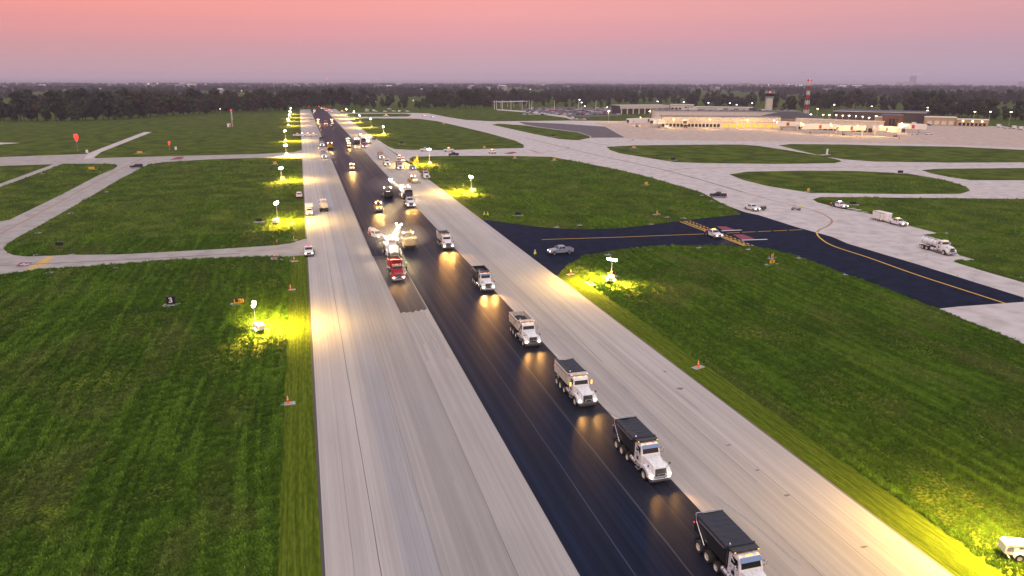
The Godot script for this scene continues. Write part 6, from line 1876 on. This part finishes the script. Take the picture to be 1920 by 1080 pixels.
func parked_car(m: String) -> Node3D:
	var o := Node3D.new()
	o.set_meta("category", "car")
	var s := Shape.new()
	s.prism([[2.2, 0.3, 0.85], [2.25, 0.7, 0.85], [1.2, 0.95, 0.88], [-1.9, 1.0, 0.88], [-2.2, 0.9, 0.85], [-2.2, 0.3, 0.85]])
	s.prism([[0.3, 1.45, 0.66], [-1.1, 1.45, 0.66], [-1.3, 1.4, 0.68], [0.5, 1.4, 0.68]])
	part("body", s, M[m], o)
	s = Shape.new()
	s.prism([[1.15, 0.95, 0.82], [0.45, 1.4, 0.66], [-1.25, 1.4, 0.66], [-1.8, 1.0, 0.82]])
	part("cabin_glass", s, M.tinted_glass, o)
	for sg in [-1.0, 1.0]:
		for z in [-1.35, 1.35]: wheel(o, Vector3(sg * 0.8, 0.32, z), 0.32, 0.2, "steel")
	return o

func ngon(r: float, n: int) -> PackedVector2Array:
	var p := PackedVector2Array()
	for k in n: p.append(Vector2(cos(TAU * (k + 0.5) / n), sin(TAU * (k + 0.5) / n)) * r)
	return p

# ---------- trees ----------
func crown_mesh(sd: int, h: float, r: float, quads: int, leaf: float) -> ArrayMesh:
	var g := RandomNumberGenerator.new()
	g.seed = sd
	var st := SurfaceTool.new()
	st.begin(Mesh.PRIMITIVE_TRIANGLES)
	st.set_smooth_group(-1)
	var lobes := []
	for k in 11:
		var a := g.randf() * TAU
		var y := g.randf_range(0.22, 0.86)
		var rr := r * (0.35 + 0.45 * sin(PI * clampf(y, 0.15, 0.95))) * g.randf_range(0.3, 0.8)
		lobes.append([Vector3(cos(a) * rr, h * y, sin(a) * rr), r * g.randf_range(0.28, 0.5)])
	lobes.append([Vector3(0, h * 0.55, 0), r * 0.6])
	lobes.append([Vector3(0, h * 0.86, 0), r * 0.36])
	for k in quads:
		var l: Array = lobes[g.randi() % lobes.size()]
		var d := Vector3(g.randfn(), g.randfn() * 0.85, g.randfn()).normalized()
		var c: Vector3 = l[0] + d * l[1] * sqrt(g.randf_range(0.25, 1.0))
		if c.y < h * 0.06: c.y = h * 0.06 + g.randf()
		var n := (d + Vector3(g.randfn(), g.randfn(), g.randfn()) * 0.45).normalized()
		var u := n.cross(Vector3(g.randfn(), g.randfn(), g.randfn())).normalized() * leaf * g.randf_range(0.5, 1.1)
		var w := n.cross(u) * g.randf_range(0.5, 1.0)
		for v in [c - u, c + w, c + u, c - u, c + u, c - w * 0.8]: st.add_vertex(v)
	st.generate_normals()
	return st.commit()

func trunk_mesh(sd: int, h: float, r: float) -> ArrayMesh:
	var g := RandomNumberGenerator.new()
	g.seed = sd + 900
	var s := Shape.new()
	s.tube(Vector3.ZERO, Vector3(0, h * 0.45, 0), 0.5, 0.32, 7)
	s.tube(Vector3(0, h * 0.45, 0), Vector3(0.3, h * 0.85, 0.2), 0.32, 0.08, 6)
	for k in 5:
		var a := TAU * k / 5.0 + g.randf()
		var y := h * g.randf_range(0.25, 0.5)
		s.tube(Vector3(0, y, 0), Vector3(cos(a) * r * 0.6, y + h * 0.22, sin(a) * r * 0.6), 0.2, 0.06, 5)
	return s.mesh()

func build_woods() -> void:
	var kinds := []
	for k in 8:
		var h: float = [20.0, 22.0, 18.0, 24.0, 16.0, 21.0, 12.0, 19.0][k]
		var r: float = [7.0, 7.5, 7.5, 7.0, 6.5, 8.0, 5.0, 6.5][k]
		var o := Node3D.new()
		o.set_meta("category", "tree")
		put("trunk", trunk_mesh(k, h, r), M.bark, o)
		put("crown", crown_mesh(k * 7 + 1, h, r, 620, 1.25), M[["leaf_a", "leaf_b", "leaf_c", "leaf_b", "leaf_d", "leaf_a", "leaf_d", "leaf_c"][k]], o)
		kinds.append(o)
	rng.seed = 21
	# [x0, y0, x1, y1 of the foot line in pixels, how many, size, where]
	var rows := [
		[-60, 227, 170, 227, 22, 1.12, "left wood edge behind the grass field"], [170, 226, 300, 219, 14, 1.15, "left wood edge behind the grass field"], [300, 218, 480, 209.5, 18, 1.12, "left wood edge behind the grass field"], [470, 209.5, 560, 206.5, 9, 1.05, "left wood edge behind the grass field"],
		[-60, 219, 300, 213, 26, 1.1, "second rank of the left wood"], [300, 212, 560, 204.5, 22, 1.1, "second rank of the left wood"], [-60, 211, 560, 202, 34, 1.1, "third rank of the left wood"],
		[560, 204.5, 690, 202, 14, 1.05, "wood beyond the runway's end"], [575, 200, 700, 198, 12, 1.05, "wood beyond the runway's end"], [690, 203.5, 800, 203, 7, 0.75, "field edge beyond the runway's end"], [780, 204, 920, 203, 14, 1.05, "tree belt left of the car park"], [800, 200, 930, 199, 12, 1.1, "tree belt left of the car park"],
		[960, 196, 1160, 194, 16, 1.0, "tree belt behind the car park"], [985, 203, 1150, 200, 8, 0.55, "small trees beside the car park"], [1150, 196, 1430, 196, 22, 1.0, "wood behind the terminal"], [1450, 208, 1490, 210, 4, 0.85, "clump beside the control tower"], [1500, 205, 1640, 206, 14, 1.1, "dark clump behind the radio mast"], [1655, 212, 1662, 212, 2, 0.6, "small dark clump by the field"],
		[1690, 213, 1780, 215, 12, 1.15, "dark clump behind the cargo building"], [1720, 219, 1850, 222, 13, 0.95, "tree line right behind the cargo building"], [1850, 224, 1960, 229, 9, 0.85, "tree line at the right end of the apron"], [1690, 196, 1940, 196, 20, 1.1, "dark wood ridge at the right"]]
	for r in rows:
		for k in r[4]:
			var t: float = (k + rng.randf_range(0.1, 0.9)) / r[4]
			var at := G(lerpf(r[0], r[2], t), lerpf(r[1], r[3], t) + rng.randf_range(-0.9, 0.9), -0.03)
			var i := rng.randi() % 8
			copy(kinds[i], "tree", ["dark green", "dull green", "brownish green", "dark green", "mid green", "dark green", "small mid green", "brownish green"][i] + " broadleaf tree in the " + r[6], at, rng.randf() * TAU, "trees of the " + r[6], r[5] * rng.randf_range(0.62, 1.25))
	for o in kinds: o.free()
	# the woods out to the horizon
	for w in [["distant_woods", 0.42, 1150.0, 3000.0, 2700, 71], ["horizon_woods", 0.4, 3000.0, 6900.0, 3600, 72]]:
		var mm := MultiMesh.new()
		mm.transform_format = MultiMesh.TRANSFORM_3D
		mm.mesh = crown_mesh(w[5], 17.0, 8.5, 150, 2.6)
		var n := fnl(0.0016, w[5], 3)
		var xs := []
		rng.seed = w[5]
		var guard := 0
		while xs.size() < w[4] and guard < 400000:
			guard += 1
			var a := deg_to_rad(YAW) * -1.0 + rng.randf_range(-0.78, 0.78)
			var d := sqrt(rng.randf_range(w[2] * w[2], w[3] * w[3]))
			var x := sin(a) * d
			var z := -cos(a) * d
			if n.get_noise_2d(x, z) < w[1] - 0.35: continue
			if d < 1500.0 and in_gap(x, z): continue
			xs.append(Transform3D(Basis(Vector3.UP, rng.randf() * TAU).scaled(Vector3.ONE * rng.randf_range(0.75, 1.2)), Vector3(x, -0.03, z)))
		mm.instance_count = xs.size()
		for i in xs.size(): mm.set_instance_transform(i, xs[i])
		var o := MultiMeshInstance3D.new()
		o.name = w[0]
		o.multimesh = mm
		o.material_override = M.leaf_b
		add_child(o)
		tag(o, "far-off dark woods merging into one mass towards the horizon", "woods", "", "stuff")

func in_gap(x: float, z: float) -> bool:   # open fields that the photograph shows between the woods
	for g in [[690, 182, 760, 196], [1000, 190, 1160, 198], [1160, 191, 1260, 198], [1420, 190, 1500, 206], [1580, 186, 1700, 206], [1780, 190, 1920, 210]]:
		var a := G(g[0], g[1])
		var b := G(g[2], g[3])
		var dir0: float = a.x / -a.z
		var dir1: float = b.x / -b.z
		var s := x / -z
		if s > minf(dir0, dir1) and s < maxf(dir0, dir1):
			var d := Vector2(x, z).length()
			if d > Vector2(b.x, b.z).length() and d < Vector2(a.x, a.z).length(): return true
	return false

func build_town() -> void:
	# towers of the town on the skyline, about six kilometres away
	for q in [[1681, 1692, 157.0, 0], [1695, 1704, 156.5, 1], [1705, 1716, 147.0, 2], [1716, 1725, 159.0, 0], [1736, 1749, 158.5, 1], [1757, 1770, 158.5, 0], [1772, 1783, 158.5, 1], [1812, 1825, 160.8, 0], [1830, 1858, 163.0, 1], [1908, 1918, 156.5, 2]]:
		var base: float = 161.8 + (q[0] - 1681) * 0.004
		var a := G(q[0], base)
		var d: float = a.length()
		var w: float = (q[1] - q[0]) * d / 1420.0
		var h: float = (base + 1.2 - q[2]) * d / 1400.0
		var o := thing("town_building", "pale %s building on the hazy skyline right of the radio mast" % ["flat", "low stepped", "tall tower"][q[3]], "building", a + Vector3(w * 0.5, 0, 0), 0.6, "skyline buildings, " + ["flat", "stepped", "tall"][q[3]])
		bpart("wall", Vector3(0, h * 0.5, 0), Vector3(w, h, w * 0.7), 0, M.far_wall, o)
		bpart("roof", Vector3(0, h + 0.8, 0), Vector3(w * 0.9, 2.0, w * 0.6), 0.2, M.far_roof, o)
		for r in mini(6, int(h / 7.0)):
			bpart("window_band", Vector3(0, 4.0 + r * 7.0, w * 0.352), Vector3(w * 0.86, 3.0, 0.4), 0, M.dark_glass, o)
	rng.seed = 9
	for k in 34:
		var px := rng.randf_range(-20, 1900)
		var py := rng.randf_range(163.5, 177.0)
		var a := G(px, py)
		var d := a.length()
		var sc: float = clampf(d / 2200.0, 0.7, 2.4)
		var o := thing("far_house", "small pale roofed building among the distant trees", "building", a, rng.randf() * 3.0, "pale buildings among the distant trees")
		var w := rng.randf_range(14.0, 34.0) * sc
		var h := rng.randf_range(9.0, 13.0) * sc
		bpart("wall", Vector3(0, h * 0.5, 0), Vector3(w, h, 14.0), 0, M.far_wall if k % 3 else M.wall_pale, o)
		var s := Shape.new()
		s.xf = Transform3D(Basis(Vector3.UP, PI * 0.5), Vector3.ZERO)
		s.prism([[-8.0, h, w * 0.53], [0.0, h + 3.5, w * 0.53], [8.0, h, w * 0.53]])
		part("roof", s, M.far_roof if k % 2 else M.wall_pale, o)
	var spots := [[124, 159.5], [95, 163], [279, 157.8], [296, 157.6], [296, 166], [355, 159], [386, 158.5], [391, 159], [412, 159], [360, 170], [453, 172], [647, 165], [740, 163], [753, 167], [774, 164], [803, 163], [983, 161], [990, 161], [1001, 161], [1009, 161], [1026, 162], [1034, 162], [994, 168], [1088, 162], [1109, 162], [1126, 161], [1138, 160], [1122, 171], [1262, 171], [1276, 171], [1441, 159.5], [1451, 159.5], [1478, 159], [1485, 159], [1492, 160], [1499, 160], [1503, 160], [1346, 163], [761, 188], [775, 194], [800, 189], [1548, 178], [705, 197], [937, 173], [268, 185.5], [393, 205], [414, 214]]
	for c in spots:
		var y: float = c[1] + 2.6
		if y < 162.5: y = 162.5
		var a := G(c[0], y)
		var d := a.length()
		var sz := clampf(d / 1300.0, 0.8, 4.5)
		var o := thing("street_lamp", "street lamp glinting among the distant trees", "street lamp", a, 0.0, "street lamps among the distant trees")
		var h := maxf((y - c[1]) * d / 1400.0, 7.0)
		rod("pole", Vector3.ZERO, Vector3(0, h, 0), 0.12 * sz, M.pole_grey, o)
		var s := Shape.new()
		s.lathe(Vector3(0, h, 0), Vector3.UP, [[0.0, -0.5 * sz], [0.5 * sz, -0.15 * sz], [0.5 * sz, 0.2 * sz], [0.0, 0.5 * sz]], 8)
		part("lamp", s, M.far_lamp_glow, o)
	# water towers
	for c in [[1009, 153.5, 162.2], [1593, 158.0, 163.0]]:
		var a := G(c[0], c[2])
		var d := a.length()
		var h: float = (c[2] - c[1]) * d / 1400.0
		var o := thing("water_tower", "pale water tower standing above the distant trees", "water tower", a, 0.0, "water towers on the horizon")
		rod("stem", Vector3.ZERO, Vector3(0, h * 0.75, 0), h * 0.09, M.band_white, o)
		var s := Shape.new()
		s.lathe(Vector3(0, h * 0.72, 0), Vector3.UP, [[0.0, 0.0], [h * 0.2, h * 0.06], [h * 0.24, h * 0.16], [h * 0.16, h * 0.26], [0.0, h * 0.3]], 14)
		part("tank", s, M.band_white, o)
	for c in [[614, 149.0, 162.5], [708, 150.0, 163.0]]:
		var a := G(c[0], c[2])
		var h: float = (c[2] - c[1]) * a.length() / 1400.0
		var o := thing("far_mast", "thin radio mast rising above the distant woods", "radio mast", a, 0.0, "thin masts above the distant woods")
		rod("mast", Vector3.ZERO, Vector3(0, h, 0), 1.1, M.pole_grey, o, 0.6, 5)
		bpart("warning_light", Vector3(0, h, 0), Vector3(4, 4, 4), 1.0, M.red_lamp, o)

# ---------- long grass near the camera ----------
func tuft_mesh(sd: int, blades: int, h: float, spread: float) -> ArrayMesh:
	var g := RandomNumberGenerator.new()
	g.seed = sd
	var st := SurfaceTool.new()
	st.begin(Mesh.PRIMITIVE_TRIANGLES)
	st.set_smooth_group(-1)
	for k in blades:
		var a := g.randf() * TAU
		var r := spread * sqrt(g.randf())
		var p := Vector3(cos(a) * r, -0.01, sin(a) * r)
		var lean := Vector3(g.randfn() * 0.3, 0, g.randfn() * 0.3) * h
		var side := Vector3(cos(a + 1.3), 0, sin(a + 1.3)) * g.randf_range(0.018, 0.045)
		var hh := h * g.randf_range(0.6, 1.15)
		var mid := p + lean * 0.35 + Vector3(0, hh * 0.6, 0)
		var tip := p + lean + Vector3(0, hh, 0)
		for v in [p - side, p + side, mid, mid - side * 0.9, mid + side * 0.9, tip]: st.add_vertex(v)
	st.generate_normals()
	return st.commit()

func build_grass() -> void:
	var n1 := fnl(0.25, 5, 3)
	var n2 := fnl(0.03, 6, 3)
	var polys := []
	for p in paved: polys.append(p)
	var m := mat("tuft_green", Color.WHITE, 0.9, 0.0, 0.2)
	m.vertex_color_use_as_albedo = true
	for f in [["long_grass_west", -75.0, -4.5, -190.0, -38.0, 150000, 101, "long uneven green grass in mown rows left of the runway"], ["long_grass_east", 50.3, 135.0, -150.0, -28.0, 120000, 102, "long uneven green grass between the runway and the asphalt taxiway"],
		["grass_field_west", -115.0, -3.0, -372.0, -176.0, 45000, 103, "uneven green grass between the left taxiways"], ["grass_field_east", 49.0, 140.0, -335.0, -168.0, 45000, 104, "uneven green grass between runway, asphalt taxiway and pale diagonal taxiway"], ["grass_field_far_east", 125.0, 260.0, -235.0, -95.0, 30000, 105, "dark long grass beyond the parked tank truck"]]:
		rng.seed = f[6]
		var tr := []
		var cols := []
		var guard := 0
		while tr.size() < f[5] and guard < f[5] * 6:
			guard += 1
			var x: float = rng.randf_range(f[1], f[2])
			var z: float = rng.randf_range(f[3], f[4])
			var near := clampf(70.0 / -z, 0.15, 1.0)
			if rng.randf() > near * near * 1.1: continue
			# keep to what the camera can see, with a margin
			var c := cam_basis.inverse() * (Vector3(x, 0, z) - Vector3(0, EYE, 0))
			if c.z > -5.0 or absf(c.x / c.z) > 0.82 or c.y / -c.z < -0.5: continue
			var v := Vector2(x, z)
			var bad := false
			for p in polys:
				if Geometry2D.is_point_in_polygon(v, p):
					bad = true
					break
			if bad:
				for p in green_polys:
					if Geometry2D.is_point_in_polygon(v, p): bad = false
			if bad: continue
			var wob := n2.get_noise_2d(x * 0.7, z * 0.25)
			var ridge := pow(1.0 - minf(1.0, absf(n1.get_noise_2d(x * 1.05 + wob * 3.0, z * 0.055)) * 2.6), 3.0)
			var clump := n1.get_noise_2d(x * 2.2, z * 2.2)
			var lush := 0.32 + 0.55 * n2.get_noise_2d(x * 1.5, z * 1.5) + 0.5 * clump + 0.6 * ridge
			if rng.randf() > 0.3 + lush: continue
			var s := clampf(0.45 + 0.85 * lush, 0.35, 1.8) * rng.randf_range(0.7, 1.25) / sqrt(near)
			tr.append(Transform3D(Basis(Vector3.UP, rng.randf() * TAU).scaled(Vector3(s, s * rng.randf_range(0.7, 1.15), s)), Vector3(x, 0.0, z)))
			var dry := clampf(n2.get_noise_2d(x * 2.3 + 50.0, z * 1.2) * 1.9 - 0.15 + rng.randf_range(-0.25, 0.25), 0.0, 1.0)
			var base := Color(0.03, 0.08, 0.006).lerp(Color(0.13, 0.24, 0.022), clampf(lush, 0.0, 1.0)).lerp(Color(0.22, 0.19, 0.08), dry * 0.38)
			cols.append(base * rng.randf_range(0.6, 1.3))
		var mm := MultiMesh.new()
		mm.transform_format = MultiMesh.TRANSFORM_3D
		mm.use_colors = true
		mm.mesh = tuft_mesh(f[6], 11, 0.26, 0.2)
		mm.instance_count = tr.size()
		for i in tr.size():
			mm.set_instance_transform(i, tr[i])
			mm.set_instance_color(i, cols[i])
		var o := MultiMeshInstance3D.new()
		o.name = f[0]
		o.multimesh = mm
		o.material_override = m
		add_child(o)
		tag(o, f[7], "grass", "", "stuff")

# ---------- steam and dust over the hot mix ----------
func build_smoke() -> void:
	rng.seed = 15
	for q in [[Vector3(19.0, 2.5, -160.0), Vector3(5, 1.2, 6)], [Vector3(28.0, 2.5, -241.0), Vector3(7, 1.5, 9)], [Vector3(35.0, 2.5, -457.0), Vector3(7, 1.5, 9)]]:
		var o := thing("steam", "pale steam hanging over the hot asphalt machines", "steam", q[0], 0.0, "steam over the paving machines")
		o.set_meta("kind", "stuff")
		for k in 20:
			var f := FogVolume.new()
			f.name = "puff"
			f.shape = RenderingServer.FOG_VOLUME_SHAPE_ELLIPSOID
			var r := rng.randf_range(2.0, 9.0)
			f.size = Vector3(r * 1.3, r * 0.6, r * 1.4)
			f.position = Vector3(rng.randf_range(-1, 1), rng.randf() * 1.5, rng.randf_range(-1, 1)) * q[1] * 0.9
			var m := FogMaterial.new()
			m.density = 0.0045
			m.albedo = Color(0.92, 0.9, 0.88)
			f.material = m
			o.add_child(f, true)

func _ready() -> void:
	var cam := Camera3D.new()
	cam.name = "camera"
	cam.fov = 2.0 * rad_to_deg(atan(540.0 / FOCAL))
	cam.position = Vector3(0, EYE, 0)
	cam.basis = cam_basis
	cam.far = 20000.0
	add_child(cam)
	cam.current = true
	var env := Environment.new()
	env.background_mode = Environment.BG_SKY
	var sky := Sky.new()
	var pan := PanoramaSkyMaterial.new()
	pan.panorama = sky_picture()
	sky.sky_material = pan
	env.sky = sky
	env.background_energy_multiplier = 1.0
	env.tonemap_mode = Environment.TONE_MAPPER_LINEAR
	env.tonemap_exposure = 1.06
	env.fog_enabled = true
	env.fog_density = 0.0001
	env.fog_light_color = Color(0.82, 0.78, 0.86)
	env.volumetric_fog_enabled = true
	env.volumetric_fog_density = 0.0
	env.sdfgi_enabled = true
	env.ssao_enabled = true
	env.ssil_enabled = true
	var we := WorldEnvironment.new()
	we.name = "world_environment"
	we.environment = env
	add_child(we)
	var sun := DirectionalLight3D.new()
	sun.name = "last_daylight"
	sun.light_energy = 0.48
	sun.light_color = Color(1.0, 0.9, 0.82)
	sun.light_angular_distance = 30.0
	sun.shadow_enabled = true
	sun.rotation_degrees = Vector3(-48, -25, 0)
	add_child(sun)
	setup_materials()
	vehicle_materials()
	site_materials()
	build_setting()
	build_site()
	background_materials()
	build_terminal()
	build_woods()
	build_town()
	build_grass()
	build_smoke()

func sky_picture() -> ImageTexture:
	var h := 1024
	var w := 256
	var im := Image.create(w, h, false, Image.FORMAT_RGBF)
	var stops := [[-90.0, Color8(120, 112, 112)], [-0.5, Color8(165, 150, 158)], [0.0, Color8(190, 165, 175)], [1.0, Color8(196, 163, 174)], [2.2, Color8(206, 160, 170)], [3.6, Color8(226, 160, 165)], [5.0, Color8(240, 164, 162)], [7.0, Color8(248, 165, 157)], [12.0, Color8(240, 180, 175)], [22.0, Color8(218, 200, 212)], [40.0, Color8(212, 216, 238)], [90.0, Color8(208, 220, 248)]]
	for y in h:
		var e := 90.0 - (y + 0.5) * 180.0 / h
		var c: Color = stops[0][1]
		for i in stops.size() - 1:
			if e >= stops[i][0] and e <= stops[i + 1][0]:
				c = stops[i][1].srgb_to_linear().lerp(stops[i + 1][1].srgb_to_linear(), smoothstep(0.0, 1.0, (e - stops[i][0]) / (stops[i + 1][0] - stops[i][0])))
		for x in w:
			var az := (x + 0.5) / w * TAU      # the glow is a little warmer towards the left of the runway
			var warm := 0.5 + 0.5 * cos(az + 1.0)
			var low := clampf(1.0 - absf(e - 6.0) / 14.0, 0.0, 1.0)
			var cool := clampf(0.66 - warm, 0.0, 0.3) * low
			var hot := clampf(warm - 0.66, 0.0, 0.3) * low
			im.set_pixel(x, y, Color(c.r * (1.0 - 0.75 * cool + 0.1 * hot), c.g * (1.0 - 0.15 * cool - 0.55 * hot), c.b * (1.0 + 0.1 * cool - 0.95 * hot)))
	return ImageTexture.create_from_image(im)
